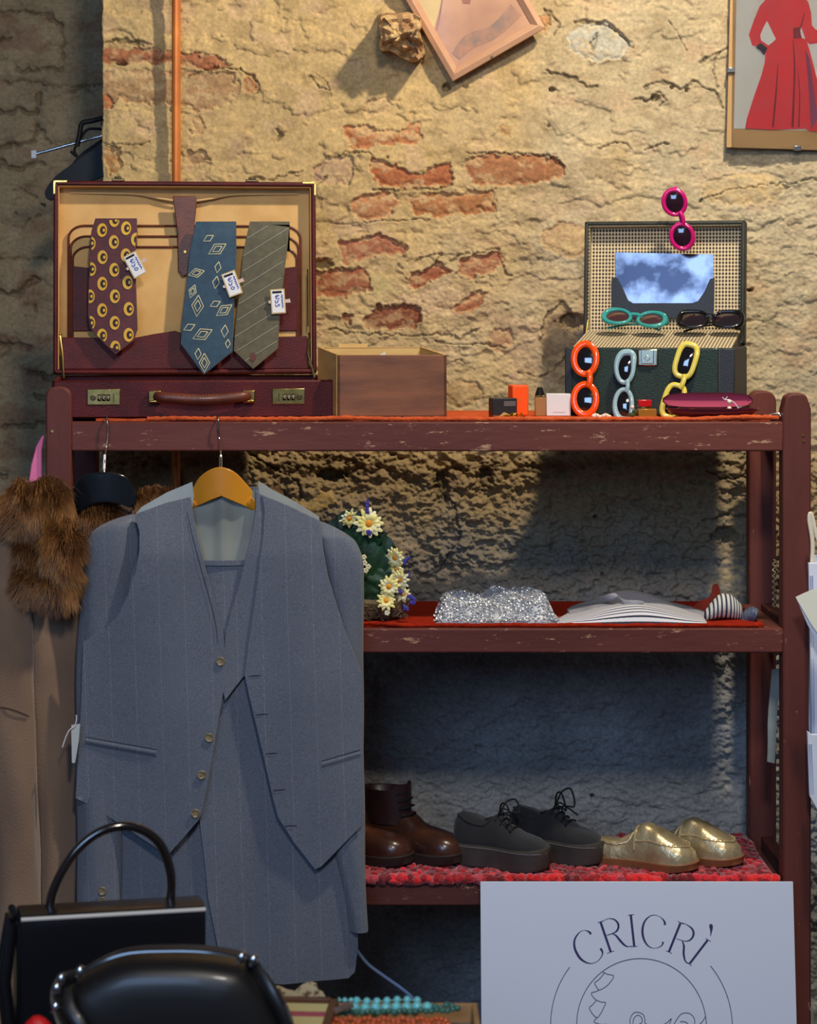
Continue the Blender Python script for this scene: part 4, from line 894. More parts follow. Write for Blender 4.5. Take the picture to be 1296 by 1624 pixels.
g = G(); ribbon(g, [(.03, .04, .02), (.07, .052, .03), (.12, .045, .026), (.18, .06, .03)], FW, .0009, sub=6); build('print_grey_ground', g, mat('print_umber', (128,104,84), .4, c2=(176,120,84), vs_=40, coat=.3), fr, wp=True)
g = G(); g.bx((.09, -.006, .0), (.094, -.001, .005), FM); build('clip', g, mat('dark_brass', (92,78,56), .4, .9), fr, wp=True)

pcx = thing('poster', 'clip-framed fashion illustration of a red dress on cream paper hanging on the wall', 'picture', P(1152, 236, .545))
Yp = .548
PW = lambda u_, v_, h_=0: P(u_, v_, Yp-h_)
def plate(pts, y0, y1): 
    n = len(pts); return G().add([P(a, b, y0) for a, b in pts]+[P(a, b, y1) for a, b in pts], [list(range(n)), list(range(n, 2*n))[::-1]]+[(i, i+n, (i+1) % n+n, (i+1) % n) for i in range(n)])
build('backing_board', plate([(1152, 234), (1163, -200), (1440, -196), (1440, 243)], Yp, Yp+.012), mat('kraft_board', (186,146,92), .5, c2=(170,130,80), vs_=5), pcx, wp=True, bevel=.001)
build('paper', plate([(1164, 204), (1172, -190), (1430, -186), (1430, 212)], Yp-.0012, Yp-.0002), mat('cream_paper', (226,222,208), .45, c2=(214,208,190), vs_=8, coat=.3), pcx, wp=True)
def Q(pts): return [(860+a/2.972, b/2.972) for a, b in pts]
RED = mat('print_red', (206,40,44), .5, c2=(196,52,58), vs_=30, coat=.3); RDK = mat('print_dark_red', (120,24,40), .5, coat=.3); RPU = mat('print_plum', (128,56,84), .5, coat=.3)
dress = Q([(1050, 2), (1085, -30), (1215, -30), (1255, 10), (1268, 60), (1272, 120), (1290, 140), (1330, 145), (1330, 200), (1262, 208), (1248, 196), (1262, 240), (1285, 330), (1310, 430), (1340, 560), (1350, 622), (1260, 618), (1240, 606), (1100, 612), (957, 606), (965, 560), (1000, 450), (1035, 350), (1050, 290), (1052, 250), (1030, 226), (990, 214), (974, 165), (1000, 90), (1025, 30)])
hole = Q([(1060, 98), (1043, 130), (1028, 165), (1032, 190), (1066, 214), (1086, 200), (1102, 184), (1085, 150)])
build('printed_dress', plate(dress, Yp-.0024, Yp-.0014), RED, pcx, wp=True)
build('printed_gap', plate(hole, Yp-.0030, Yp-.0024), mat('cream_paper2', (226,222,208), .45, coat=.3), pcx, wp=True)
build('printed_gap', plate(Q([(1222, 128), (1240, 184), (1226, 180), (1214, 150)]), Yp-.0030, Yp-.0024), MATS['cream_paper2'], pcx, wp=True)
build('printed_glove', plate(Q([(1012, 214), (1030, 202), (1062, 228), (1046, 262), (1030, 240), (1008, 226)]), Yp-.0034, Yp-.0025), mat('print_navy', (44,38,54), .5, coat=.3), pcx, wp=True)
fg = G()
for q, w0, w1 in ((((1112, 300), (1104, 420), (1088, 600)), 3, 9), (((1182, 190), (1190, 330), (1180, 600)), 3, 9), (((1205, 330), (1214, 450), (1210, 600)), 2, 6), (((1236, 60), (1222, 120), (1200, 160)), 5, 7)):
    pts = Q(q); ribbon(fg, [(pts[0][0], pts[0][1], w0*.34), (pts[1][0], pts[1][1], (w0+w1)*.2), (pts[2][0], pts[2][1], w1*.4)], lambda a, b, h_: P(a, b, Yp-.0027), sub=6)
build('printed_fold', fg, RDK, pcx, wp=True, fixn=False)
build('printed_shade', plate(Q([(1240, 230), (1262, 280), (1275, 380), (1300, 560), (1268, 612), (1262, 520), (1255, 400)]), Yp-.0031, Yp-.0024), RPU, pcx, wp=True)
build('printed_belt_bow', plate(Q([(1184, 132), (1214, 128), (1222, 180), (1184, 182)]), Yp-.0033, Yp-.0024), RDK, pcx, wp=True)
g = plate([(1161, 236), (1165, -200), (1440, -196), (1440, 239)], Yp-.0060, Yp-.0040)
gl = build('glass', g, mat('clear_glass', (255,255,255), .02, trans=1, ior=1.15), pcx, wp=True)
for a, b in ((1265, 234), (1160, 110)):
    build('metal_clip', plate([(a-6, b-3), (a+6, b-3), (a+6, b+5), (a-6, b+5)], Yp-.009, Yp+.012), SIL, pcx, wp=True, bevel=.001)

# the rough stone stub that sticks out of the wall
rings = []
ol = [(602, 34), (606, 24), (640, 21), (666, 26), (668, 40), (664, 55), (672, 72), (668, 90), (650, 97), (632, 88), (618, 80), (604, 80), (603, 60)]
cxy = (636, 56)
oo = smooth(ol, 3)
def fn1(a, b, s_): return float(fbm(np.array([a]), np.array([b]), s_, 3, .6)[0])
def stub_face(a, b): return .435+.035*fn1(a/15., b/15., 301)+.05*min(1, max(0, (b-58+.5*(a-636)*.4)/26))+.015*(abs(fn1(a/7., b/7., 303))**.5)
for (Yo, s) in ((.60, 1.1), (.56, 1.04), (.53, 1.0), (.50, 1.0), (.48, .99), (None, .97), (None, .88), (None, .76), (None, .62), (None, .48), (None, .34), (None, .2), (None, .05)):
    rr = []
    for a, b in oo:
        u_ = cxy[0]+(a-cxy[0])*s; v_ = cxy[1]+(b-cxy[1])*s
        q = 5*fn1(a/10., b/10.+(Yo or .47)*14, 305)
        Y = stub_face(u_, v_) if Yo is None else max(Yo, stub_face(cxy[0]+(a-cxy[0])*.97, cxy[1]+(b-cxy[1])*.97)+.004)
        rr.append(P(u_+(q if s > .9 else 0), v_+(q*.7 if s > .9 else 0), Y))
    rings.append(rr)
g = G().loft(rings); o = build('stone_stub', g, mat('stub_stone', (206,174,122), .95, c2=(150,108,72), vs_=22, sharp=(.45, .65), bump=1, bs=90), angle=14)
tag(o, 'rough broken stone stub sticking out of the wall beside the tilted picture frame', 'stone')
tx = bpy.data.textures.new('stub_clouds', 'CLOUDS'); tx.noise_scale = .012; dm = o.modifiers.new('rough', 'DISPLACE'); dm.texture = tx; dm.strength = .004; dm.texture_coords = 'LOCAL'
# ------------------------------------------------------------------ the suit on its hanger
def suit_mat(name, c, c2, stripe=.022, amt=.5):
    m = mat(name, c, .85, c2=c2, vs_=5, bump=.5, bs=1100, sheen=.15, sharp=(.2, .8)); N = m.node_tree.nodes; L = m.node_tree.links; b = N['Principled BSDF']
    src = b.inputs['Base Color'].links[0].from_socket; tc = N.new('ShaderNodeTexCoord'); sp = N.new('ShaderNodeSeparateXYZ'); L.new(tc.outputs['Object'], sp.inputs[0])
    def M_(op, a, bv=None, c_=None):
        n = N.new('ShaderNodeMath'); n.operation = op
        for i, q in enumerate((a, bv, c_)):
            if q is None: continue
            if isinstance(q, (int, float)): n.inputs[i].default_value = q
            else: L.new(q, n.inputs[i])
        return n.outputs[0]
    f = M_('PINGPONG', M_('ADD', sp.outputs['X'], M_('MULTIPLY', sp.outputs['Z'], .03)), stripe); line = M_('LESS_THAN', f, .0007)
    nz = N.new('ShaderNodeTexNoise'); nz.inputs['Scale'].default_value = 520; nz.inputs['Detail'].default_value = 1; L.new(tc.outputs['Object'], nz.inputs['Vector'])
    fac = M_('MULTIPLY', line, M_('MULTIPLY', nz.outputs['Fac'], amt)); mx = N.new('ShaderNodeMix'); mx.data_type = 'RGBA'; L.new(fac, mx.inputs[0]); L.new(src, mx.inputs[6]); mx.inputs[7].default_value = lin((190,192,196))+(1,)
    wv = N.new('ShaderNodeMapRange'); wv.inputs[1].default_value = .35; wv.inputs[2].default_value = .65; wv.inputs[3].default_value = .80; wv.inputs[4].default_value = 1.18; L.new(nz.outputs['Fac'], wv.inputs[0])
    sc = N.new('ShaderNodeVectorMath'); sc.operation = 'SCALE'; L.new(mx.outputs[2], sc.inputs[0]); L.new(wv.outputs[0], sc.inputs['Scale']); L.new(sc.outputs[0], b.inputs['Base Color']); return m
SUI = suit_mat('grey_wool', (106,112,125), (90,97,111), amt=.22); LNG = mat('satin_lining', (142,146,138), .35, c2=(118,122,116), vs_=10, sheen=.2)
STI = mat('dark_seam', (52,56,70), .9); BTN = mat('horn_button', (150,134,104), .3, c2=(110,94,70), vs_=200)
HOR = mat('honey_wood', (206,138,34), .3, c2=(190,118,24), vs_=6, coat=.5)
YS = -.075
hanger = thing('coat_hanger', 'honey coloured wooden coat hanger carrying the grey suit', 'hanger', P(350, 805, YS-.03))
g = G(); o_ = [(304, 780), (312, 762), (328, 748), (348, 741), (370, 748), (388, 766), (405, 790), (405, 811), (398, 808), (372, 797)]
panel(g, smooth(o_[:9], 3, False)+[(351, 787), (335, 793), (318, 801), (305, 806)], YS-.028, lambda a, b: .00002*(a-352)**2*.35, .011, 9, sm=False); build('shoulder_piece', g, HOR, hanger, wp=True, bevel=.0025)
for s in (-1, 1):
    g = G(); pts = [P(350+s*42, 795, YS-.014), P(350+s*85, 822, YS+.0), P(350+s*125, 838, YS+.008)]; g.tube(pts, [.010, .009, .007], 12, flat=.5); build('hanger_arm', g, HOR, hanger, wp=True)
g = G(); g.tube(smooth([tuple(p) for p in (P(350, 745, YS-.022), P(350, 718, YS-.016), P(348, 700, -.012), P(346, 680, -.008), P(346, 666, -.006), P(346, 660, .006), P(347, 659, .022), P(348, 664, .034), P(349, 668, .036))], 5, False), .0016, 8); build('hook', g, SIL, hanger, wp=True)
g = G(); g.tube([P(350, 748, YS-.022), P(350, 722, YS-.018)], .0028, 10); build('hook_sleeve', g, mat('pale_sleeve', (150,140,110), .4), hanger, wp=True)

jk = thing('suit_jacket', 'grey pinstriped suit jacket on the wooden hanger under the waistcoat', 'jacket', P(350, 1550, YS))
def torso_fn(a, b): return -.018*math.cos((a-350)/150)-.0065*math.sin((a+b*.12)/34)*min(1, max(0, (b-1100)/300))-.004*math.sin(a/19+b/160)*min(1, max(0, (b-1250)/200))
g = G(); panel(g, [(318, 1066), (395, 1060), (520, 890), (545, 1000), (560, 1200), (566, 1400), (568, 1500), (563, 1540), (553, 1549), (450, 1557), (356, 1552), (350, 1512), (342, 1470), (332, 1420), (326, 1360), (318, 1295)], YS-.004, torso_fn, .004, 12, sm=False); build('right_front', g, SUI, jk, wp=True)
g = G(); panel(g, [(200, 880), (330, 900), (330, 1290), (335, 1360), (345, 1440), (358, 1520), (356, 1552), (240, 1540), (170, 1530), (150, 1400), (150, 1100)], YS+.006, torso_fn, .004, 12, sm=False); build('left_front', g, SUI, jk, wp=True)
g = G(); panel(g, [(150, 880), (213, 815), (300, 772), (410, 772), (505, 822), (555, 880), (566, 1500), (540, 1540), (200, 1530), (150, 1400)], YS+.034, lambda a, b: -.004*math.cos((a-350)/90), .004, 14, sm=False); build('back_panel', g, SUI, jk, wp=True)
def sleeve(path, dr, seed):
    rings = []; 
    for (cx_, cy_, hw_, Yc) in smooth(path, 6, False):
        k = (D+Yc)/F; ring = []
        for j in range(28):
            an = 2*math.pi*j/28; wv = 1+.07*math.sin(3*an+cy_/70+seed)+.035*math.sin(5*an-cy_/45+seed*2)
            ring.append(Vector((px(cx_, Yc)+hw_*k*math.cos(an)*wv, Yc+dr*min(1, hw_/26)*math.sin(an)*wv, pz(cy_, Yc))))
        rings.append(ring)
    return rings
g = G().loft(sleeve([(212, 816, 5, YS+.01), (200, 823, 18, YS+.01), (189, 834, 32, YS+.004), (182, 850, 42, YS+.002), (174, 880, 46, YS+.002), (167, 930, 41, YS+.006), (165, 1000, 40, YS+.012), (163, 1100, 39, YS+.014), (160, 1200, 38, YS+.012), (158, 1300, 36, YS+.004), (156, 1400, 34, YS), (156, 1446, 33, YS)], .031, 1)); sl = build('sleeve', g, SUI, jk, wp=True, angle=60)
g = G().loft(sleeve([(508, 828, 5, YS+.01), (516, 836, 14, YS+.01), (526, 848, 25, YS+.008), (534, 862, 32, YS+.006), (541, 888, 35, YS+.004), (544, 930, 34, YS+.006), (545, 1000, 33, YS+.012), (545, 1100, 31, YS+.014), (547, 1200, 29, YS+.010), (552, 1320, 26, YS+.0), (564, 1420, 18, YS-.008), (570, 1476, 15, YS-.01)], .030, 3)); sr = build('sleeve', g, SUI, jk, wp=True, angle=60)
def button(u_, v_, Y, par, r=.0068, name='button'):
    c = P(u_, v_, Y); g = G(); T = Matrix.Translation(c) @ Matrix.Rotation(R(90), 4, 'X')
    g.lathe([(r*.3, -.002), (r*.9, -.0015), (r, 0), (r*.97, .0012), (r*.86, .0016), (r*.75, .0008), (r*.5, .0006), (.0001, .0006)], n=24, T=T)
    b = build(name, g, BTN, par, wp=True)
    g = G()
    for dx, dz in ((-1, -1), (1, -1), (1, 1), (-1, 1)): g.tube([c+Vector((dx*r*.2, -.0006, dz*r*.2)), c+Vector((dx*r*.2, -.0014, dz*r*.2))], r*.1, 6)
    return b
for yy in (1413, 1429): button(162, yy, YS-.036, jk, .0072, 'cuff_button')
# folded trousers showing inside the waistcoat opening
tr = thing('trousers', 'folded grey suit trousers hanging inside the open waistcoat', 'trousers', P(365, 1250, YS-.026))
g = G(); panel(g, [(318, 889), (388, 889), (400, 1000), (440, 1290), (322, 1290), (322, 1000)], YS-.025, lambda a, b: -.002*math.sin(a/13)+.035*min(1, max(0, (b-1012)/35)), .006, 10, sm=False); build('folded_legs', g, SUI, tr, wp=True, bevel=.001)
g = G(); panel(g, [(318, 889), (388, 889), (389, 897), (318, 897)], YS-.0285, lambda a, b: -.002*math.sin(a/13), .003, 6, sm=False); build('fold_edge', g, SUI, tr, wp=True)

# waistcoat
wc = thing('waistcoat', 'unbuttoned grey pinstriped waistcoat with horn buttons worn over the suit jacket', 'waistcoat', P(345, 1360, YS-.05))
YV = YS-.048
def wfn(a, b): 
    return .012+.008*(abs(a-350)/225)**2-.006*math.exp(-((a-350)/60)**2)-.0042*math.sin((a-b*.18)/38)-.0035*math.sin(a/55+b/90)+.016*max(0, (880-b)/110)
left_o = [(300, 790), (262, 799), (215, 816), (213, 820), (220, 845), (220, 875), (215, 905), (204, 940), (186, 978), (165, 1000), (130, 1021), (128, 1060), (127, 1100), (123, 1180), (119, 1240), (117, 1270), (145, 1285), (172, 1302), (215, 1328), (262, 1356), (270, 1353), (290, 1330), (314, 1302), (320, 1290), (328, 1250), (340, 1180), (350, 1120), (356, 1085), (356, 1050), (354, 1010), (345, 975), (333, 930), (322, 890), (311, 850), (304, 810)]
right_o = [(414, 786), (455, 803), (505, 827), (508, 832), (512, 870), (520, 915), (532, 955), (548, 1005), (566, 1050), (575, 1075), (574, 1150), (573, 1240), (573, 1315), (545, 1342), (510, 1378), (500, 1383), (490, 1372), (465, 1340), (440, 1300), (432, 1270), (420, 1215), (406, 1155), (394, 1105), (387, 1072), (393, 1020), (402, 960), (410, 900), (416, 850), (418, 810)]
strip_o = [(404, 778), (418, 790), (420, 840), (414, 900), (404, 960), (396, 1020), (390, 1070), (374, 1090), (356, 1114), (352, 1090), (354, 1050), (356, 1010), (364, 975), (378, 930), (390, 880), (400, 840), (404, 810)]
for nm, ol_, dy in (('left_front', left_o, 0), ('right_front', right_o, -.002), ('neck_facing', strip_o, .002)):
    g = G(); panel(g, ol_, YV+dy, wfn, .0035, 9, sm=False); build(nm, g, SUI, wc, wp=True, bevel=.0012)
g = G(); panel(g, [(300, 778), (412, 778), (404, 880), (396, 905), (325, 905), (312, 860)], YV+.036, lambda a, b: -.002*math.sin(a/9)-.001*math.sin(a/4.6), .003, 6, sm=False); build('back_lining', g, LNG, wc, wp=True)
for o_ in ([(303, 766), (262, 783), (222, 806), (214, 816), (222, 850), (300, 830), (306, 790)], [(408, 764), (430, 778), (470, 799), (506, 822), (504, 850), (430, 835), (412, 800)]):
    g = G(); panel(g, o_, YV+.008, lambda a, b: wfn(a, b)*.9, .006, 7, sm=False); build('shoulder_yoke', g, LNG, wc, wp=True)
for (u_, v_) in ((350, 1049), (332, 1170), (320, 1229), (310, 1290)): button(u_, v_, YV+wfn(u_, v_)-.003, wc, .0078)
WCW = lambda u_, v_, h_: P(u_, v_, YV+wfn(u_, v_)-.0024-h_)
def welt(pts, w_):
    g = G(); q = smooth(pts, 8, False); k = []
    for u_, v_ in q: k.append(P(u_, v_, YV+wfn(u_, v_)-.0012))
    g.tube(k, .0042, 8, flat=.5, up=(0, 1, 0)); build('pocket_welt', g, SUI, wc, wp=True)
    g = G(); ribbon(g, [(a, b-5, 1.6) for a, b in pts], WCW, .0006, sub=6); ribbon(g, [(a, b+5.5, .9) for a, b in pts], WCW, .0006, sub=6); build('pocket_seam', g, STI, wc, wp=True, fixn=False)
g = G(); ribbon(g, [(306, 812, .8), (314, 850, 1.2), (326, 895, 1.3), (340, 945, 1.3), (351, 990, 1.2), (354, 1020, .8)][::1], lambda a, b, h: WCW(a-9, b, h), .0004, sub=6); build('neckline_seam', g, STI, wc, wp=True, fixn=False)
welt([(136, 1174), (180, 1182), (220, 1189), (248, 1194)], 1); welt([(510, 1212), (535, 1205), (572, 1194)], 1)
for (u_, v_) in ((404, 1073), (415, 1134), (431, 1196), (443, 1254), (461, 1311)):
    g = G(); ribbon(g, [(u_-10, v_, 1.2), (u_, v_-1.2, 2.2), (u_+10, v_-1.5, 1.4)], WCW, .0008, sub=4); build('buttonhole', g, STI, wc, wp=True, fixn=False)

# ------------------------------------------------------------------ suede coat with fur collar
SUEC = mat('brown_suede', (140,114,92), .95, c2=(108,84,68), vs_=5, bump=.5, bs=300, sheen=.35, sharp=(.25, .75)); SUED = mat('brown_suede_seam', (74,54,44), .95)
ct = thing('suede_coat', 'taupe suede coat with brown fur collar hanging on a black hanger at the left post', 'coat', P(60, 1700, -.05))
YC = -.045
def cfn(a, b): return -.045*math.exp(-((a+10)/75)**2)-.022*math.sin((a-b*.05)/21+.6)*min(1, max(0, (b-930)/120))-.007*math.sin((a+b*.10)/11)*min(1, max(0, (b-1050)/150))
g = G(); panel(g, [(-120, 930), (-60, 860), (0, 822), (60, 800), (112, 812), (128, 900), (128, 1000), (128, 1120), (124, 1250), (122, 1350), (118, 1500), (122, 1800), (-120, 1800)], YC, cfn, .02, 11, sm=False); build('coat_front', g, SUEC, ct, wp=True)
g = G(); panel(g, [(100, 820), (200, 800), (300, 800), (330, 900), (320, 1250), (300, 1500), (120, 1500), (112, 1000)], YC+.036, None, .01, 16, sm=False); build('coat_back', g, SUEC, ct, wp=True)
g = G().loft(sleeve([(6, 850, 34, YC-.03), (2, 930, 44, YC-.04), (4, 1040, 46, YC-.045), (10, 1180, 46, YC-.045), (22, 1330, 42, YC-.045), (18, 1480, 44, YC-.045), (10, 1620, 40, YC-.045), (8, 1760, 38, YC-.045)], .034, 5)); build('coat_sleeve', g, SUEC, ct, wp=True, angle=60)
CWf = lambda u_, v_, h_: P(u_, v_, YC-.086-h_)
g = G()
for pts in ([(-20, 1120, 1.4), (15, 1124, 1.4), (46, 1136, 1.4)], ): 
    g.tube(smooth([tuple(P(a, b, YC-.0815+.00012*abs(a-5)**1.25)) for a, b, _ in pts], 6, False), .0012, 6)
build('seam', g, SUED, ct, wp=True)
# fur
FURM = bpy.data.materials.new('fox_fur'); FURM.use_nodes = True; N = FURM.node_tree.nodes; L = FURM.node_tree.links; b = N['Principled BSDF']; at = N.new('ShaderNodeAttribute'); at.attribute_name = 'tone'; L.new(at.outputs['Color'], b.inputs['Base Color']); b.inputs['Roughness'].default_value = .5; b.inputs['Specular IOR Level'].default_value = .35
UND = mat('fur_base', (64,38,22), .95, c2=(48,28,16), vs_=60)
def fur(name, blobs, count, par, seed, hair=.030):
    rs = np.random.RandomState(seed); g = G()
    for (cx_, cy_, rx, ry, Yc, ry3, dirx, bright) in blobs:
        c = P(cx_, cy_, Yc); k = (D+Yc)/F; g.ell(c, (rx*k*.86, ry3*.86, ry*k*.86), 22, 14, jit=.05)
    base = build(name, g, UND, par, wp=True, angle=180)
    V_ = []; F_ = []; C_ = []; areas = np.array([b_[2]*b_[3] for b_ in blobs], float); areas /= areas.sum()
    Rm = ROOTM[root_of(par).name].inverted()
    for bi, (cx_, cy_, rx, ry, Yc, ry3, dirx, bright) in enumerate(blobs):
        n = int(count*areas[bi]); c = np.array(P(cx_, cy_, Yc)); k = (D+Yc)/F; rad = np.array([rx*k*.86, ry3*.86, ry*k*.86])
        d = rs.randn(n, 3); d /= np.linalg.norm(d, axis=1)[:, None]; d[:, 1] = -abs(d[:, 1])*.9+.1*d[:, 1]; d /= np.linalg.norm(d, axis=1)[:, None]
        p = c+d*rad; nrm = d/rad; nrm /= np.linalg.norm(nrm, axis=1)[:, None]
        cl = np.stack([fbm(p[:, 0]*55+3, p[:, 2]*40, 200+seed, 2), fbm(p[:, 0]*55, p[:, 2]*40+9, 210+seed, 2)], 1)
        dn = np.array([dirx, -.15, -1.0]); t1 = nrm*.75+dn*.55+np.stack([cl[:, 0]*1.3, cl[:, 0]*.2, cl[:, 1]*.9], 1)+rs.randn(n, 3)*.16
        t1 /= np.linalg.norm(t1, axis=1)[:, None]; t2 = t1*.6+dn*.75+rs.randn(n, 3)*.12; t2 /= np.linalg.norm(t2, axis=1)[:, None]
        L_ = hair*(.6+.7*rs.rand(n))[:, None]; q1 = p+t1*L_*.5; q2 = q1+t2*L_*.55
        sd = np.cross(t1, np.array([0, 1., 0])); sd /= (np.linalg.norm(sd, axis=1)[:, None]+1e-6); wd = .00050
        o = len(V_)
        tone = np.clip(.5+.9*fbm(p[:, 0]*38, p[:, 2]*26, 220+seed, 3)+.25*rs.randn(n)+bright, 0, 1)
        c0 = np.array(lin((52,28,14))); c1 = np.array(lin((132,80,36))); c2 = np.array(lin((196,148,90)))
        for s_ in range(n):
            i = len(V_); V_ += [p[s_]-sd[s_]*wd, p[s_]+sd[s_]*wd, q1[s_]-sd[s_]*wd*.8, q1[s_]+sd[s_]*wd*.8, q2[s_]]
            F_ += [(i, i+1, i+3, i+2), (i+2, i+3, i+4)]; a = c0*(1-tone[s_])+c1*tone[s_]; b_ = c1*(1-tone[s_]**2)+c2*tone[s_]**2; C_ += [a*.8, a*.8, a, a, b_]
    me = bpy.data.meshes.new('hair'); me.from_pydata([tuple(Rm @ Vector(v_)) for v_ in V_], [], F_); a = me.attributes.new('tone', 'FLOAT_COLOR', 'POINT')
    a.data.foreach_set('color', np.concatenate([np.array(C_), np.ones((len(C_), 1))], 1).astype(np.float32).ravel()); me.materials.append(FURM)
    o = bpy.data.objects.new('fur_pile', me); col.objects.link(o); o.parent = base; o['kind'] = 'stuff'; return base
fur('fur_collar', [(62, 800, 60, 42, -.10, .045, 0, .0), (98, 868, 28, 62, -.12, .040, .1, .15), (28, 812, 32, 30, -.10, .04, -.7, .0), (90, 925, 30, 30, -.11, .036, 0, .05), (50, 880, 24, 44, -.085, .03, 0, -.35), (48, 918, 22, 26, -.095, .03, -.2, -.1)], 30000, ct, 1)
fur('fur_collar', [(158, 818, 46, 22, -.035, .03, 0, -.1), (140, 865, 26, 44, -.03, .02, 0, -.2), (250, 792, 44, 18, -.03, .022, .3, -.05)], 9000, ct, 2, .022)
bhg = thing('coat_hanger', 'black plastic coat hanger hooked on the top rail and carrying the fur-collared coat', 'hanger', P(165, 800, -.06))
g = G(); panel(g, smooth([(113, 786), (118, 768), (134, 753), (165, 749), (195, 753), (207, 768), (216, 790), (208, 806), (190, 800), (165, 797), (140, 802), (124, 812)], 3), -.078, lambda a, b: .000004*(a-165)**2, .014, 9, sm=False); build('shoulder_piece', g, mat('black_gloss', (18,22,28), .22, coat=.4), bhg, wp=True, bevel=.004)
g = G(); g.tube(smooth([tuple(p) for p in (P(165, 752, -.07), P(166, 730, -.05), P(168, 712, -.016), P(171, 690, -.008), P(170, 668, -.006), P(169, 661, .004), P(169, 660, .02), P(170, 664, .034))], 5, False), .0017, 8); build('hook', g, SIL, bhg, wp=True)
g = G(); g.tube([P(165, 745, -.066), P(166, 722, -.040)], .0024, 10); build('hook_sleeve', g, mat('white_plastic', (225,225,230), .4), bhg, wp=True)
pk_ = G(); panel(pk_, [(70, 690), (66, 715), (66, 742), (66, 768), (45, 766), (49, 738), (57, 708), (66, 692)], .01, None, .006, 6, sm=False); tag(build('pink_hanger', pk_, mat('pink_plastic', (244,132,176), .4, c2=(236,90,140), vs_=8), bevel=.002), 'bright pink pointed plastic hanger tip beside the left post above the fur', 'hanger')
sw = thing('swing_tag', 'small translucent white swing tag with a white thread between the coat and the suit', 'price tag', P(118, 1210, -.135))
g = G(); panel(g, [(113, 1150), (127, 1148), (125, 1175), (119, 1210), (114, 1210)], -.128, None, .0012, 6, sm=False); build('card', g, mat('tag_pale', (190,194,190), .5), sw, wp=True)
g = G(); g.tube(smooth([tuple(P(a, b, -.133)) for a, b in ((99, 1185), (104, 1170), (110, 1158), (118, 1152), (121, 1142), (121, 1134))], 5, False), .0011, 6); build('thread', g, mat('white_thread', (226,214,220), .6), sw, wp=True)
# ------------------------------------------------------------------ middle shelf: flowers, sequin purse, striped knit
zm = ZM+.0052
fl = thing('flower_arrangement', 'artificial yellow daisies and dark green leaves in a mossy basket beside the suit', 'flower arrangement', (px(590, .10), .10, zm))
rng = random.Random(5)
g = G(); T = Matrix.Translation((px(592, .10), .10, zm)) @ Matrix.Diagonal((1.35, 1, 1, 1)); g.lathe([(.028, 0), (.036, .004), (.042, .018), (.044, .032), (.040, .038), (.0, .038)], n=28, T=T)
for i in range(160): 
    a = rng.uniform(0, 6.28); z = rng.uniform(.002, .036); r_ = .040+.004*math.sin(z*90); c = T @ Vector((r_*math.cos(a), r_*math.sin(a), z)); d = Vector((rng.uniform(-1, 1), rng.uniform(-.4, .2), rng.uniform(-.4, .6)))*.009
    g.tube([c-d, c+Vector((0, -.002, 0)), c+d], .0012, 5)
build('basket', g, mat('dry_moss', (120,106,84), .95, c2=(72,60,46), vs_=70, bump=.6, bs=200), fl, wp=True)
LEAF = [mat('leaf_green', (34,74,42), .45, c2=(20,50,30), vs_=30, bump=.2, bs=100), mat('leaf_dark', (24,54,36), .5, c2=(16,38,26), vs_=30)]
def leaf(u_, v_, Y, L_, W_, ang, m, tilt=0):
    g = G(); n = 10; T = Matrix.Translation(P(u_, v_, Y)) @ Matrix.Rotation(R(-ang), 4, 'Y') @ Matrix.Rotation(R(tilt), 4, 'X'); rings = []
    for i in range(n+1):
        t_ = i/n; w_ = W_*math.sin(math.pi*min(.999, t_**.75))**.8*(1+.16*(i % 2)); x = L_*(t_-.5); yb = .25*L_*(t_-.5)**2
        rings.append([(x, yb+abs(q)*.10*w_+.003*math.sin(i*2.1+q*2), q*w_) for q in (-1, -.5, 0, .5, 1)]+[(x, yb+abs(q)*.10*w_+.003*math.sin(i*2.1+q*2)+.0007, q*w_) for q in (1, .5, 0, -.5, -1)])
    g.loft(rings, T=T); build('leaf', g, m, fl, wp=True, angle=60)
for a in [(575, 862, .07, .085, .032, 25, 0, 8), (592, 893, .06, .08, .03, -30, 0, 5), (602, 925, .06, .075, .03, 60, 0, 0), (586, 950, .065, .075, .028, -55, 1, 0), (560, 880, .09, .09, .035, 70, 1, 0), (612, 905, .085, .07, .026, 80, 1, 0), (545, 850, .10, .08, .03, 10, 1, 0), (600, 870, .09, .08, .03, -20, 0, 0), (575, 930, .09, .09, .035, 20, 1, 0), (560, 835, .10, .07, .025, -35, 1, 0), (618, 940, .095, .07, .025, 10, 1, 0)]:
    leaf(a[0], a[1], a[2], a[3], a[4], a[5], LEAF[a[6]], a[7])
PET = mat('petal_yellow', (236,222,130), .6, c2=(244,240,204), vs_=60, sharp=(.4, .7)); CTR = mat('daisy_centre', (230,150,40), .7, bump=.6, bs=500)
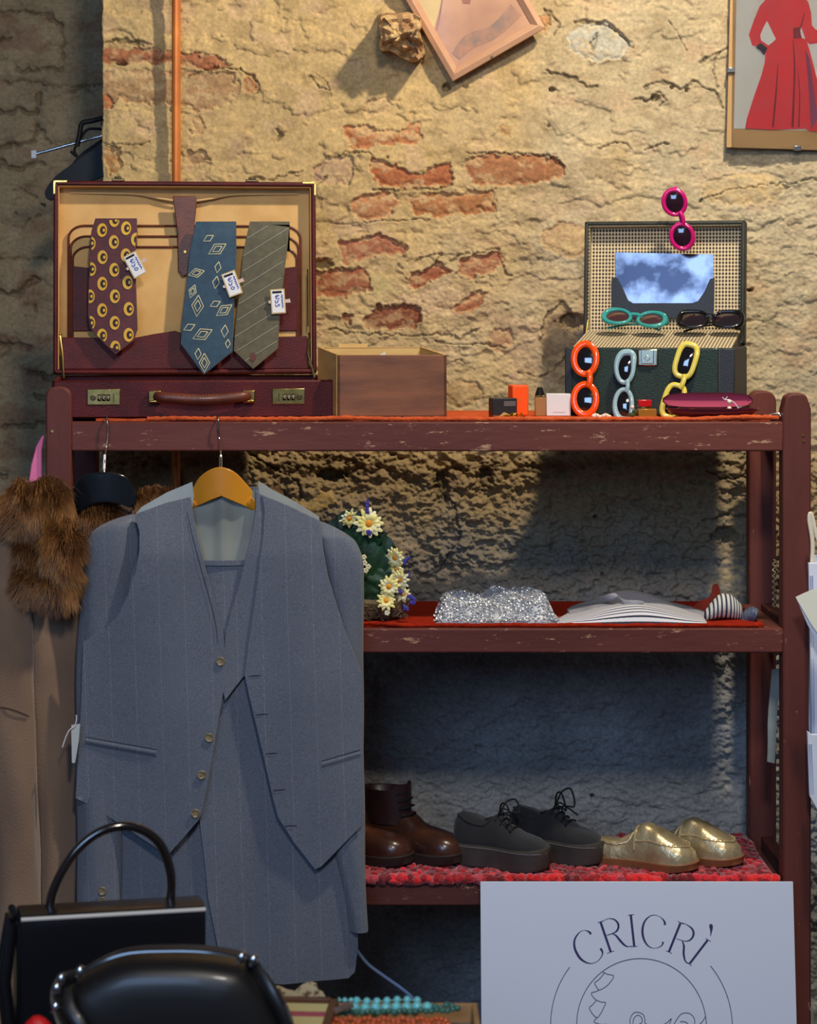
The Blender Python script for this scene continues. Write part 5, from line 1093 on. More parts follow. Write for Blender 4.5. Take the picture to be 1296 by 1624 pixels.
def daisy(u_, v_, Y, r, npet, tx_, tz_):
    T = Matrix.Translation(P(u_, v_, Y)) @ Matrix.Rotation(R(tz_), 4, 'Z') @ Matrix.Rotation(R(tx_), 4, 'X'); g = G()
    for ring_, (rr, yo) in enumerate(((1, 0), (.75, -.0018))):
        for k in range(npet):
            a = 2*math.pi*(k+.5*ring_)/npet+rng.uniform(-.1, .1); L_ = r*rr*rng.uniform(.88, 1.08); Tk = T @ Matrix.Rotation(a, 4, 'Y'); rings = []
            for i in range(6):
                t_ = i/5; w_ = r*.17*math.sin(math.pi*(.12+.8*t_))**.7; rings.append([(L_*(.12+.88*t_), yo-.0045*math.sin(t_*2.4)+abs(q)*.0012, q*w_) for q in (-1, 0, 1)]+[(L_*(.12+.88*t_), yo-.0045*math.sin(t_*2.4)+abs(q)*.0012+.0005, q*w_) for q in (1, 0, -1)])
            g.loft(rings, T=Tk)
    d = build('daisy', g, PET, fl, wp=True, angle=60)
    g = G(); g.ell((0, -.003, 0), (r*.26, .0035, r*.26), 14, 8, T=T, jit=.06, rng=rng); build('flower_centre', g, CTR, d, wp=True)
    g = G(); g.tube([T @ Vector((0, .001, 0)), T @ Vector((0, .02, -.01)), P(592, 965, .10)], .0012, 6); build('stem', g, LEAF[0], d, wp=True)
for a in [(553, 821, .055, .019, 9, 20, 25), (585, 830, .045, .027, 12, 0, 5), (628, 884, .05, .021, 10, 5, -35), (635, 919, .045, .020, 10, 10, -20), (617, 930, .035, .021, 10, 0, 0), (612, 953, .035, .019, 10, -15, 10), (630, 902, .06, .016, 9, 0, -30), (640, 942, .055, .016, 9, 0, -20)]: daisy(*a)
BLU = mat('blue_sprig', (64,58,150), .6)
for (u_, v_, dx, dy) in ((583, 812, -1, -17), (584, 842, 3, 5), (641, 893, 6, -8), (648, 945, 8, 6), (631, 936, 4, 3), (643, 915, 7, -4), (640, 962, 5, 5), (652, 957, 5, -3)):
    g = G()
    for i in range(9): t_ = i/8; g.ell(P(u_+dx*t_+rng.uniform(-2, 2), v_+dy*t_+rng.uniform(-1.5, 1.5), .04), (.0028, .0028, .0033), 7, 5)
    build('blue_sprig', g, BLU, fl, wp=True)
WFL = mat('tiny_white_flower', (226,222,190), .6)
for (u_, v_) in ((578, 893), (580, 905), (584, 899), (577, 884), (614, 972)):
    g = G()
    for k in range(5): a = k*1.257; g.ell(P(u_+2.6*math.cos(a), v_+2.6*math.sin(a), .03), (.0026, .0015, .0026), 7, 5)
    build('small_white_flower', g, WFL, fl, wp=True)

# silver sequinned purse
SEQ = mat('silver_sequins', (226,228,232), .32, .6); SQB = mat('silver_net', (170,174,182), .5, .5, bump=.5, bs=300)
def purse_h(u_, v_):  # u across 0..1, v front..back 0..1 -> height
    e = min(1, 12*u_)*min(1, 12*(1-u_))*min(1, 6*v_+.12)*min(1, 6*(1-v_)+.1)
    return e*(.016+.036*v_+.006*math.sin(u_*9+v_*3)+.004*math.sin(u_*23+v_*11)+.010*math.exp(-((u_-.9)/.1)**2)*v_)
g = G(); nu, nv = 60, 26; x0, x1 = px(692, .05), px(884, .05)
def pcoord(u_, v_): return (x0+(x1-x0)*u_+.01*(v_-.5)*(1 if u_ < .5 else -1)+.004*math.sin(v_*7)*(u_ < .08), .032+.125*v_+.004*math.sin(u_*14), zm+purse_h(u_, v_))
vs = [pcoord(i/nu, j/nv) for j in range(nv+1) for i in range(nu+1)]+[(pcoord(i/nu, j/nv)[0], pcoord(i/nu, j/nv)[1], zm) for j in range(nv+1) for i in range(nu+1)]
N_ = (nu+1)*(nv+1); fs = []
for j in range(nv):
    for i in range(nu): a = j*(nu+1)+i; fs.append((a, a+1, a+nu+2, a+nu+1)); fs.append((N_+a, N_+a+nu+1, N_+a+nu+2, N_+a+1))
for i in range(nu): fs.append((i, N_+i, N_+i+1, i+1)); a = nv*(nu+1)+i; fs.append((a, a+1, N_+a+1, N_+a))
for j in range(nv): a = j*(nu+1); fs.append((a, a+nu+1, N_+a+nu+1, N_+a)); a += nu; fs.append((a, N_+a, N_+a+nu+1, a+nu+1))
pr = thing('sequin_purse', 'crumpled silver sequinned purse lying on the middle shelf between flowers and striped knit', 'purse', ((x0+x1)/2, .09, zm))
g.add(vs, fs); build('purse_body', g, SQB, pr, wp=True)
g = G()
for i in range(2600):
    u_, v_ = rng.random(), rng.random()**1.3; p = Vector(pcoord(u_, v_)); 
    if p.z-zm < .003: p.z = zm+.004
    T = Matrix.Translation(p+Vector((0, -.0006, .0012))) @ Euler((rng.uniform(.2, 1.5), rng.uniform(-.6, .6), rng.uniform(0, 3))).to_matrix().to_4x4(); r_ = .0021
    g.add([(r_*math.cos(a), r_*math.sin(a), 0) for a in (0, 1.05, 2.1, 3.14, 4.19, 5.24)]+[(0, 0, .0007)], [(0, 1, 6), (1, 2, 6), (2, 3, 6), (3, 4, 6), (4, 5, 6), (5, 0, 6), (5, 4, 3, 2, 1, 0)], T=T)
s_ = build('sequins', g, SEQ, pr, wp=True, angle=5, fixn=False); s_['kind'] = 'stuff'

# striped knit
def stripe_mat(name, freq, c, c2, axis='Z', duty=.3):
    m = mat(name, c, .8, bump=.3, bs=500); N = m.node_tree.nodes; L = m.node_tree.links; b = N['Principled BSDF']
    a = N.new('ShaderNodeAttribute'); a.attribute_name = 'band'
    mt = N.new('ShaderNodeMath'); mt.operation = 'MULTIPLY'; L.new(a.outputs['Fac'], mt.inputs[0]); mt.inputs[1].default_value = freq
    fr_ = N.new('ShaderNodeMath'); fr_.operation = 'FRACT'; L.new(mt.outputs[0], fr_.inputs[0]); lt = N.new('ShaderNodeMath'); lt.operation = 'LESS_THAN'; L.new(fr_.outputs[0], lt.inputs[0]); lt.inputs[1].default_value = duty
    mx = N.new('ShaderNodeMix'); mx.data_type = 'RGBA'; L.new(lt.outputs[0], mx.inputs[0]); mx.inputs[6].default_value = lin(c)+(1,); mx.inputs[7].default_value = lin(c2)+(1,); L.new(mx.outputs[2], b.inputs['Base Color']); return m
kn = thing('striped_top', 'folded white and navy striped knitted top lying at the right of the middle shelf', 'top', (px(1040, .1), .1, zm))
def cloth_loft(name, secs, m, par, band=None, n=22):
    """secs: list of (x_px, y_front, y_back, height) along x; the front edge curls"""
    rings = []; bands = []
    for (x_, yf_, yb_, hh_) in smooth(secs, 5, False):
        X = px(x_, yf_); ring = []
        for j in range(n):
            t_ = j/(n-1); 
            y = yf_+(yb_-yf_)*t_; z = zm+.0005+hh_*min(1, (t_*7)**.5 if t_ < .143 else 1)*(1+.12*math.sin(t_*8+x_/31)+.25*t_)*(1 if t_ < .95 else .6)
            ring.append((X+.0*t_, y, z)); bands.append(t_)
        for j in range(n): t_ = 1-j/(n-1); ring.append((X, yf_+(yb_-yf_)*t_, zm+.0003)); bands.append(0)
        rings.append(ring)
    g = G().loft(rings); o = build(name, g, m, par, wp=True, angle=70, fixn=False)
    a = o.data.attributes.new('band', 'FLOAT', 'POINT'); a.data.foreach_set('value', np.array(bands, dtype=np.float32)); return o
cloth_loft('knit_body', [(884, .028, .06, .002), (900, .026, .10, .006), (930, .024, .17, .011), (970, .024, .24, .020), (1020, .024, .27, .026), (1060, .024, .25, .021), (1095, .024, .22, .011), (1118, .024, .18, .006), (1122, .03, .17, .003)], stripe_mat('knit_stripes', 34, (214,214,222), (44,46,66), duty=.34), kn)
cloth_loft('knit_fold', [(905, .07, .16, .009), (925, .07, .2, .013), (960, .08, .2, .020), (1000, .08, .24, .022), (1040, .09, .25, .019), (1080, .09, .22, .014), (1108, .09, .18, .010), (1122, .10, .16, .006)], mat('grey_knit', (158,158,168), .9, c2=(128,130,142), vs_=30, bump=.5, bs=400), kn)
g = G(); pts = smooth([(px(960, .1), .12, zm+.030), (px(975, .1), .10, zm+.040), (px(984, .1), .10, zm+.036), (px(995, .1), .09, zm+.028), (px(1020, .1), .09, zm+.030)], 5, False); g.tube(pts, [.004+.003*math.sin(i*.5) for i in range(len(pts))], 8); build('rolled_neck', g, MATS['grey_knit'], kn, wp=True)
rings = []; bands = []
for i, (u_, v_, r_, Y) in enumerate(smooth([(1118, 977, 8, .08), (1130, 968, 15, .08), (1143, 961, 20, .085), (1158, 962, 20, .09), (1168, 966, 17, .09), (1176, 970, 12, .09)], 6, False)):
    k = (D+Y)/F; rings.append([P(u_, v_, Y)+Vector((.004*math.cos(a)*0, .022*math.cos(a)*r_/20, r_*k*math.sin(a)*.95)) for a in np.linspace(0, 2*math.pi, 20, endpoint=False)]); bands += [i/31.]*20
o = build('rolled_sleeve', G().loft(rings), stripe_mat('sleeve_stripes', 11, (206,208,200), (52,58,78), duty=.42), kn, wp=True, angle=70, fixn=False); a = o.data.attributes.new('band', 'FLOAT', 'POINT'); a.data.foreach_set('value', np.array(bands, dtype=np.float32))
g = G()
for i in range(5): T = Matrix.Translation(P(1180+i*4, 977-i*1.5+(i-2)**2*1.2, .09-.005*i)); g.ell((0, 0, 0), (.007, .018, .014), 14, 9, T=T @ Matrix.Rotation(R(18), 4, 'Y'))
tag(build('hair_band', g, mat('blue_grey_pleats', (92,104,128), .4, c2=(60,68,90), vs_=50)), 'blue grey pleated hair band at the right end of the striped top', 'hair band')
g = G(); panel(g, smooth([(1096, 968), (1112, 954), (1128, 948), (1132, 930), (1140, 928), (1144, 945), (1150, 958), (1136, 966), (1118, 984), (1090, 986)], 3), .15, lambda a, b: -.01*math.sin(a/14), .006, 5, sm=False)
tag(build('red_scarf', g, mat('rust_red_cloth', (166,58,36), .9, c2=(136,42,28), vs_=30, bump=.4, bs=300)), 'rust red cloth sticking up behind the striped top', 'scarf')

# ------------------------------------------------------------------ shoes on the rug
zb = ZB+.0105
def lerp_prof(pr, t_):
    for (a, va), (b, vb_) in zip(pr, pr[1:]):
        if t_ <= b: q = (t_-a)/(b-a+1e-9); q = q*q*(3-2*q) if False else q; return va+(vb_-va)*q
    return pr[-1][1]
WPR = [(0, .30), (.03, .48), (.08, .60), (.2, .70), (.35, .70), (.5, .78), (.68, .98), (.78, 1.0), (.88, .90), (.95, .68), (.985, .42), (1, .2)]
def shoe(kind, lbl, loc, ang, L_, W_, sole, hp, mU, mS, opening=None, laces=None, mL=None, group=None, stitch=None, shaft=None, mT=None, welt=1.07):
    root = thing(kind, lbl, 'shoe' if kind != 'ankle_boot' else 'boot', loc, R(ang), group)
    ts = sorted(set([0, .015, .03, .05]+[i/24 for i in range(1, 24)]+[.97, .985, 1])); hw = lambda t_: W_/2*lerp_prof(WPR, t_)
    bend = lambda t_: .006*math.sin(t_*math.pi)
    top = lambda t_: lerp_prof(hp, t_)
    def pt(t_, q):   # q 0..1 across the upper from -y to +y
        a = math.pi*q; c_, s_ = math.cos(a), math.sin(a); H = top(t_); e1 = .75 if t_ > .55 else .45
        return Vector((L_*t_, -hw(t_)*math.copysign(abs(c_)**e1*1.0, c_)*(1-.22*max(0, s_)*(1 if t_ < .6 else .0))+bend(t_), sole*.8+(H-sole*.8)*abs(s_)**.62))
    rings = []
    n = 20
    for t_ in ts: rings.append([pt(t_, j/n) for j in range(n+1)]+[Vector((L_*t_, hw(t_)*(1-2*j/6)*.96+bend(t_), sole*.75)) for j in range(0, 7)])
    g = G().loft(rings); up = build('upper', g, mU, root, angle=60)
    # sole
    ol = [(L_*t_-.002*(t_ == 0), -hw(t_)*welt+bend(t_)) for t_ in ts]+[(L_*t_, hw(t_)*welt+bend(t_)) for t_ in ts[::-1]]
    ol = [(x*1.015, y) for x, y in ol]; g = G(); lay = ((0, .965), (.15, 1.0), (.82, 1.0), (.9, 1.015), (1, 1.0))
    cxx = L_/2; g.loft([[Vector((cxx+(x-cxx)*(s if s < 1 else 1+(s-1)*.5), y*s, sole*zf+(.004*max(0, x/L_-.8)/.2*(1 if zf < .5 else 1)))) for x, y in ol] for zf, s in lay]); so = build('sole', g, mS, root, angle=50)
    if opening:
        t0, t1, m_in = opening; g = G(); rr = []; K = 16; hi = .0012
        ring = []
        for k in range(K*2): a = 2*math.pi*k/(K*2); t_ = t0+(t1-t0)*(.5-.5*math.cos(a)); q = .5+.27*math.sin(a)*(1 if t_ > .02 else .6); p = pt(t_, q); p.z += hi; ring.append(p)
        cen = sum(ring, Vector())/len(ring); cen.z -= .004
        g.add(ring+[cen], [(i, (i+1) % len(ring), len(ring)) for i in range(len(ring))]); build('lining', g, m_in, root, angle=180)
        g = G(); g.tube(ring, .0019, 8, closed=True); build('collar', g, mT or mU, root)
    if laces:
        ta, tb, kk, bow = laces; mL = mL or BLK
        for k in range(kk):
            t_ = ta+(tb-ta)*k/(kk-1); g = G()
            g.tube(smooth([tuple(pt(t_-.01*q_*0, .5+q_*.2)+Vector((.0, 0, .0022+.001*(1-abs(q_))))) for q_ in (-1, -.5, 0, .5, 1)], 3, False), .0019, 6, flat=.7); build('lace', g, mL, root)
        c = pt(ta, .5)+Vector((0, 0, .004)); g = G()
        for s in (-1, 1):
            loop = [c, c+Vector((.008, s*.012, .012*bow)), c+Vector((.022, s*.022, .014*bow)), c+Vector((.030, s*.020, .002)), c+Vector((.018, s*.010, .002)), c]
            g.tube(smooth([tuple(p) for p in loop], 5, False), .0017, 6)
            g.tube(smooth([tuple(c), tuple(c+Vector((.006, s*.006, .008))), tuple(c+Vector((.02, s*.014, -.002))), tuple(c+Vector((.034, s*.026, -.016)))], 5, False), .0015, 6)
        g.ell(c, .0035, 10, 7); build('bow', g, mL, root)
    if shaft: shaft(root, pt)
    if stitch:
        m_s, tA, tB = stitch
        g = G(); g.tube(smooth([tuple(pt(.43, q_)+Vector((0, 0, .001))) for q_ in (.06, .15, .3, .5, .7, .85, .94)], 5, False), .0020, 7); build('vamp_edge', g, m_s, root)
        g = G(); pts = []
        for k in range(17): a = math.pi*k/16; t_ = tA+(tB-tA)*math.sin(a)**.8; q = .5-.36*math.cos(a); p = pt(t_, q); p.z += .0008; pts.append(p)
        g.tube(smooth([tuple(p) for p in pts], 4, False), .0016, 7)
        for k in range(40): p = Vector(smooth([tuple(p) for p in pts], 4, False)[min(64, int(k*1.6))]); g.ell(p+Vector((0, 0, .001)), .0017, 6, 4)
        build('moc_seam', g, m_s, root)
    return root, pt, hw
BSU = mat('black_suede', (26,28,34), .85, c2=(20,22,26), vs_=30, bump=.4, bs=500, sheen=.2); BSO = mat('charcoal_rubber', (74,70,64), .7, c2=(58,56,52), vs_=20); DKI = mat('dark_inside', (16,15,16), .9)
def sneaker(lbl, loc, ang, bow):
    hp = [(0, .078), (.06, .092), (.2, .088), (.34, .080), (.46, .090), (.56, .078), (.7, .062), (.85, .056), (.95, .049), (1, .038)]
    r, pt, hw = shoe('platform_sneaker', lbl, loc, ang, .178, .078, .038, hp, BSU, BSO, (.03, .44, DKI), (.47, .64, 4, bow), mat('black_lace', (16,16,20), .8), 'black platform sneakers')
    g = G(); ts = [i/20 for i in range(21)]
    g.tube([(.178*1.015*t_, -hw(t_)*1.085+.006*math.sin(t_*math.pi), .034) for t_ in ts if t_ > .01], .0008, 5); build('sole_line', g, mat('grey_line', (110,108,104), .6), r)
sneaker('black platform lace-up sneaker, the nearer left one of the pair on the bottom shelf', (px(723, .13), .12, zb), -26, 1.6)
sneaker('black platform lace-up sneaker behind the other one, its bow standing up', (px(812, .17), .175, zb), -27, 2.2)
GLM = mat('gold_leather', (208,192,152), .34, .6, c2=(164,146,108), vs_=26, bump=.9, bs=70); GSO = mat('brown_gum_sole', (134,88,56), .5); 
def loafer(lbl, loc, ang):
    hp = [(0, .040), (.08, .046), (.25, .044), (.36, .046), (.44, .072), (.52, .078), (.64, .070), (.78, .056), (.9, .046), (.97, .036), (1, .022)]
    shoe('loafer', lbl, loc, ang, .192, .076, .014, hp, GLM, GSO, (.02, .40, mat('beige_insole', (150,132,104), .7)), None, None, 'gold loafers', stitch=(mat('gold_cord', (214,196,150), .35, .6), .44, .93))
loafer('crinkled gold leather loafer, the nearer left one on the red rug', (px(942, .12), .12, zb), -24)
loafer('crinkled gold leather loafer, the further right one on the red rug', (px(1015, .18), .170, zb), -27)
BRW = mat('brown_boot_leather', (82,46,30), .3, c2=(52,30,24), vs_=10, bump=.2, bs=150, coat=.3); BDS = mat('dark_boot_sole', (40,30,28), .7)
def boot(lbl, loc, ang):
    hp = [(0, .075), (.08, .092), (.25, .098), (.42, .092), (.52, .076), (.62, .062), (.76, .056), (.9, .050), (.97, .040), (1, .026)]
    def shaft(root, pt):
        rings = []
        for i in range(9):
            t_ = i/8; z = .062+.062*t_; cx_ = .054-.004*t_; a_, b_ = .045+.003*t_, .030+.002*t_
            rings.append([Vector((cx_+a_*math.cos(q), b_*math.sin(q)+.004, z+.010*math.cos(q)*t_*0+(.012*t_ if math.cos(q) > .6 else 0))) for q in np.linspace(0, 2*math.pi, 24, endpoint=False)])
        rings += [[Vector((.050+.042*math.cos(q), .028*math.sin(q)+.004, .118)) for q in np.linspace(0, 2*math.pi, 24, endpoint=False)], [Vector((.050+.036*math.cos(q), .024*math.sin(q)+.004, .075)) for q in np.linspace(0, 2*math.pi, 24, endpoint=False)]]
        build('shaft', G().loft(rings), mat('dark_boot_shaft', (54,30,30), .4, c2=(40,24,26), vs_=20, bump=.2, bs=200), root, angle=50)
        for k in range(4):
            z = .078+.013*k; xx = .104-.0035*k; g = G(); g.tube(smooth([(xx-.012, -.020, z), (xx, -.008, z+.003), (xx+.001, .004, z+.004), (xx, .014, z+.003), (xx-.012, .026, z)], 4, False), .0022, 6); build('lace', g, mat('black_lace', (16,16,20), .8), root)
    shoe('ankle_boot', lbl, loc, ang, .205, .080, .018, hp, BRW, BDS, None, None, None, 'brown ankle boots', shaft=shaft, welt=1.1)
boot('brown leather lace-up ankle boot beside the suit, the left one of the pair', (px(486, .16), .165, zb), -22)
boot('brown leather lace-up ankle boot, the right one of the pair next to the black sneakers', (px(574, .2), .19, zb), -28)

# thin things near the right post
g = G(); panel(g, [(1224, 1062), (1236, 1060), (1236, 1100), (1232, 1150), (1229, 1211), (1217, 1208), (1218, 1150), (1221, 1100)], .2, lambda a, b: .003*math.sin(b/16), .003, 5, sm=False)
tag(build('cloth_tape', g, mat('pale_tape', (176,180,168), .7, c2=(150,156,150), vs_=20), loc=tuple(P(1226, 1211, .2))), 'pale blue grey cloth tape hanging inside the right end of the rack', 'tape')
g = G(); rng2 = random.Random(3)
for i in range(40): g.ell(P(1228+2.2*math.sin(i*1.3), 888+i*1.9, .2), (.0022, .002, .0014), 7, 5, jit=.1, rng=rng2)
tag(build('bead_chain', g, mat('pale_gold_beads', (196,186,150), .3, .6)), 'thin pale gold chain hanging beside the right post above the middle shelf', 'chain')
cbt = thing('electric_cable', 'thin pale blue cable hanging below the suit towards the necklace tray', 'cable', P(568, 1500, .12))
g = G(); g.tube(smooth([tuple(P(a, b, .12)) for a, b in ((540, 1470), (566, 1507), (585, 1530), (612, 1550), (640, 1570), (660, 1590), (700, 1650))], 8, False), .0032, 8); build('cord', g, mat('pale_blue_cable', (120,146,190), .5), cbt, wp=True)

# ------------------------------------------------------------------ poster leaning on the rack
TL = P(762, 1400, -.035); TR = P(1258, 1394, -.035); pwid = (TR-TL).length
ps = thing('sign_board', 'white sign board with CRICR\u00cc lettering and a line drawn face leaning against the rack', 'sign', (TL.x+pwid/2, -.17, 0))
lean = math.atan2(.10, TL.z)
ux = Vector((1, 0, 0)); uzv = Vector((0, math.sin(lean), math.cos(lean))); uyv = Vector((0, math.cos(lean), -math.sin(lean)))
PB = basis((TL.x, TL.y-TL.z*math.tan(lean), .002), ux, uyv, uzv); ph = TL.z/math.cos(lean)
g = G().bx((0, 0, 0), (pwid, .006, ph), PB); build('board', g, mat('sign_white', (206,214,232), .45), ps, wp=True, bevel=.0008)
# drawing coordinates (u,v) in px of the drawing -> board plane
sc = pwid/496.
def BW(u_, v_, h_): x_ = 840+u_/3.6; y_ = 1440+v_/3.6; return PB @ Vector(((x_-762)*sc, -h_, ph-(y_-1398)*sc*1.002))
NVY = mat('navy_ink', (48,42,92), .6); LIN = mat('slate_ink', (66,76,104), .6)
def wds(p): return [(a, b, c*sc/3.6*1.05) for a, b, c in p]
def bstroke(g, pts, sub=8): # widths in drawing px, converted inside toW space
    q = smooth(pts, sub, False) if len(pts) > 2 else list(pts); k = len(q); vs_l = []
    for i in range(k):
        a = q[max(i-1, 0)]; b = q[min(i+1, k-1)]; dx, dy = b[0]-a[0], b[1]-a[1]; l = math.hypot(dx, dy) or 1; nx, ny = -dy/l, dx/l; u_, v_, w_ = q[i]; w_ = max(w_, 1.5)
        vs_l += [BW(u_+nx*w_/2, v_+ny*w_/2, .0005), BW(u_-nx*w_/2, v_-ny*w_/2, .0005)]
    g.add(vs_l, [(2*i, 2*i+1, 2*i+3, 2*i+2) for i in range(k-1)])
letters = [
 [[(346, 140, 12), (338, 128, 10), (315, 119, 3), (290, 124, 3), (265, 148, 8), (251, 182, 11), (256, 225, 13), (280, 268, 13), (310, 292, 9), (345, 301, 4), (380, 290, 3), (405, 262, 5), (411, 240, 9), (400, 218, 13)]],
 [[(402, 72, 13), (458, 238, 13)], [(386, 76, 3), (416, 66, 3)], [(436, 245, 3), (478, 232, 3)], [(410, 70, 3), (445, 54, 3), (480, 58, 7), (502, 82, 11), (500, 112, 11), (478, 132, 6), (435, 146, 3)], [(470, 138, 3), (490, 148, 9), (515, 178, 12), (540, 202, 9), (560, 208, 4), (580, 204, 3)]],
 [[(575, 32, 13), (592, 208, 13)], [(558, 34, 3), (593, 31, 3)], [(574, 210, 3), (610, 206, 3)]],
 [[(768, 88, 14), (766, 70, 10), (745, 46, 3), (712, 34, 3), (680, 42, 5), (652, 72, 10), (640, 115, 13), (645, 160, 12), (665, 198, 8), (695, 216, 3), (725, 214, 3), (750, 200, 6), (756, 182, 12)]],
 [[(857, 78, 13), (788, 238, 13)], [(842, 68, 3), (875, 84, 3)], [(772, 230, 3), (806, 246, 3)], [(862, 76, 3), (895, 88, 4), (924, 112, 10), (930, 142, 12), (912, 170, 8), (880, 178, 4), (832, 164, 3)], [(866, 178, 5), (874, 205, 11), (872, 245, 12), (878, 280, 9), (890, 298, 4), (904, 298, 3)]],
 [[(1010, 172, 12), (905, 302, 12)], [(998, 162, 3), (1028, 180, 3)], [(890, 294, 3), (916, 314, 3)], [(1030, 84, 14), (1031, 98, 21), (1032, 112, 15), (1030, 130, 8), (1027, 150, 3)]]]
for L_ in letters:
    g = G(); [bstroke(g, s) for s in L_]; build('letter', g, NVY, ps, wp=True, fixn=False)
g = G(); bstroke(g, [(626+367*math.cos(a), 641+367*math.sin(a), 4.2) for a in np.linspace(0, 2*math.pi, 97)], 1)
for a0, a1 in ((R(141), R(325)), (R(-40), R(-40))):
    pass
g2 = G()
for a0, a1 in ((141.5, 200), (-22, 39.5)): bstroke(g2, [(626+514*math.cos(R(a)), 641-514*math.sin(R(a)), 4.2) for a in np.linspace(a0, a1, 40)], 1)
build('ring_line', g, LIN, ps, wp=True, fixn=False); o = build('outer_arc', g2, LIN, ps, wp=True, fixn=False)
g = G()
for pl in ([(412, 348), (440, 361), (472, 368), (462, 392), (440, 418), (415, 436), (388, 446), (372, 426), (364, 408), (385, 392), (405, 372), (420, 352)], [(388, 448), (365, 457), (345, 462), (350, 480), (370, 500), (398, 512), (424, 516), (415, 540), (398, 572), (375, 598), (350, 578), (332, 545), (350, 528), (364, 512), (372, 503)], [(375, 600), (357, 620), (395, 635), (432, 635), (428, 662), (430, 700)],
           [(500, 720), (540, 660), (560, 640), (562, 605), (580, 575), (605, 568), (635, 580), (645, 605), (650, 632), (700, 640), (750, 635), (775, 622), (795, 603), (785, 632), (768, 658), (800, 645), (830, 602), (855, 577), (890, 573), (918, 590), (928, 620), (922, 650), (950, 638), (974, 616), (988, 592)], [(590, 690), (578, 640), (582, 606), (600, 586), (620, 590), (631, 612), (624, 628), (610, 634)], [(600, 665), (625, 650), (640, 665)], [(845, 620), (865, 620), (885, 628), (898, 650)], [(922, 650), (905, 700), (860, 720)]):
    bstroke(g, [(a, b, 4) for a, b in pl], 4)
build('face_drawing', g, LIN, ps, wp=True, fixn=False)

# ------------------------------------------------------------------ white paper bags at the right edge
PAP = mat('white_paper', (222,226,238), .6, c2=(206,212,228), vs_=4); CRP = mat('cream_paper3', (236,234,214), .6)
bags = [([(1283, 893), (1345, 893), (1345, 1240), (1290, 1240), (1286, 1100)], -.045, 0), ([(1286, 880), (1350, 880), (1350, 1286), (1300, 1286), (1289, 1270), (1284, 1150)], -.02, 1), ([(1281, 1160), (1288, 1165), (1350, 1165), (1350, 1290), (1296, 1284), (1284, 1262)], -.06, 2)]
for i, (o_, Y, k) in enumerate(bags):
    bg_ = thing('paper_bag', ['white paper bag hanging flat at the right post, behind the tilted sheet', 'white paper bag hanging furthest back at the right post', 'lowest white paper bag hanging at the right post'][i], 'paper bag', P(o_[0][0], max(p[1] for p in o_), Y), 0, 'white paper bags at the right edge')
    g = G(); panel(g, o_, Y, lambda a, b: .002*math.sin(b/60+k), .010, 14, sm=False); build('bag_body', g, PAP, bg_, wp=True, bevel=.001)
    g = G(); xe = (D+Y)/F
    for q in (3, 6): g.tube([P(o_[0][0]+q, o_[0][1]+20, Y-.001), P(o_[0][0]+q+3, max(p[1] for p in o_)-30, Y-.001)], .0012, 5)
    build('fold_line', g, mat('paper_fold', (160,176,214), .6), bg_, wp=True)
g = G(); panel(g, [(1262, 947), (1275, 940), (1330, 915), (1360, 1010), (1330, 1060), (1300, 1010), (1285, 988)], -.085, lambda a, b: -.0003*(a-1262), .0012, 12, sm=False)
panel(g, [(1264, 951), (1330, 922), (1356, 1020), (1325, 1070), (1296, 1020), (1280, 990)], -.080, lambda a, b: -.0003*(a-1262), .0012, 12, mi=1, sm=False)
tag(build('paper_sheet', g, [CRP, PAP]), 'cream sheet of paper tilted in front of the white paper bags', 'paper')
g = G(); g.tube(smooth([tuple(P(a, b, -.03)) for a, b in ((1288, 900), (1289, 860), (1284, 825), (1287, 815), (1296, 850), (1312, 895))], 6, False), .0035, 8, flat=.4)
tag(build('bag_handle_ribbon', g, mat('cream_ribbon', (224,214,190), .6)), 'cream paper ribbon loop above the white bags at the right edge', 'ribbon')

# ------------------------------------------------------------------ the table in front with handbags and trays
tb = thing('display_table', 'dark cloth covered table in the foreground carrying handbags and necklace trays', 'table', (-.35, -1.75, 0))
g = G().bx((-1.0, -2.25, .72), (.27, -1.26, .75)); build('table_top', g, mat('table_cloth', (28,22,30), .9, bump=.3, bs=300), tb, wp=True, bevel=.003)
for x_, y_ in ((-.95, -2.2), (.22, -2.2), (-.95, -1.31), (.22, -1.31)):
    g = G().bx((x_-.02, y_-.02, 0), (x_+.02, y_+.02, .72)); build('leg', g, mat('dark_leg', (40,30,26), .6), tb, wp=True, bevel=.002)
LB = mat('black_leather', (18,17,20), .28, bump=.12, bs=300, coat=.25); PB2 = mat('black_patent', (20,16,14), .42, coat=.1, bump=.05, bs=20); HIL = mat('pale_highlight', (206,198,186), .25, coat=.6)
h1 = thing('handbag', 'black structured leather handbag with one round arched handle in front of the suit', 'handbag', (px(30, -1.31), -1.325, .7515), R(13))
bw1 = .226; bh1 = pz(1447, -1.31)-.7515; M1 = ROOTM[h1.name]
g = G(); g.bx((.0, 0, 0), (bw1, .07, bh1-.006)); b1 = build('bag_body', g, LB, h1, bevel=.006)
g = G(); rings = []
for i in range(9): a = math.pi/2*i/8; rings.append([(x_, -.004-.006+.006*math.cos(a)*0-.0*a+ -.004*math.sin(a)*0, 0) for x_ in (0, bw1)])
pr_ = [(-.010, .012), (-.0105, bh1-.016), (-.009, bh1-.006), (-.003, bh1), (.01, bh1+.002), (.045, bh1+.001), (.045, bh1-.003), (.008, bh1-.003), (-.004, bh1-.01), (-.0065, .012)]
g = G(); g.loft([[(x_, a, b) for a, b in pr_] for x_ in (.004, bw1/2, bw1+.002)], closed=True); build('flap', g, LB, h1, angle=30)
g = G(); g.tube([(.004, -.0095, bh1-.003), (bw1+.002, -.0095, bh1-.003)], .0026, 8); build('top_piping', g, HIL, h1)  # pale strip painted as the glossy highlight on the rounded top edge
g = G()
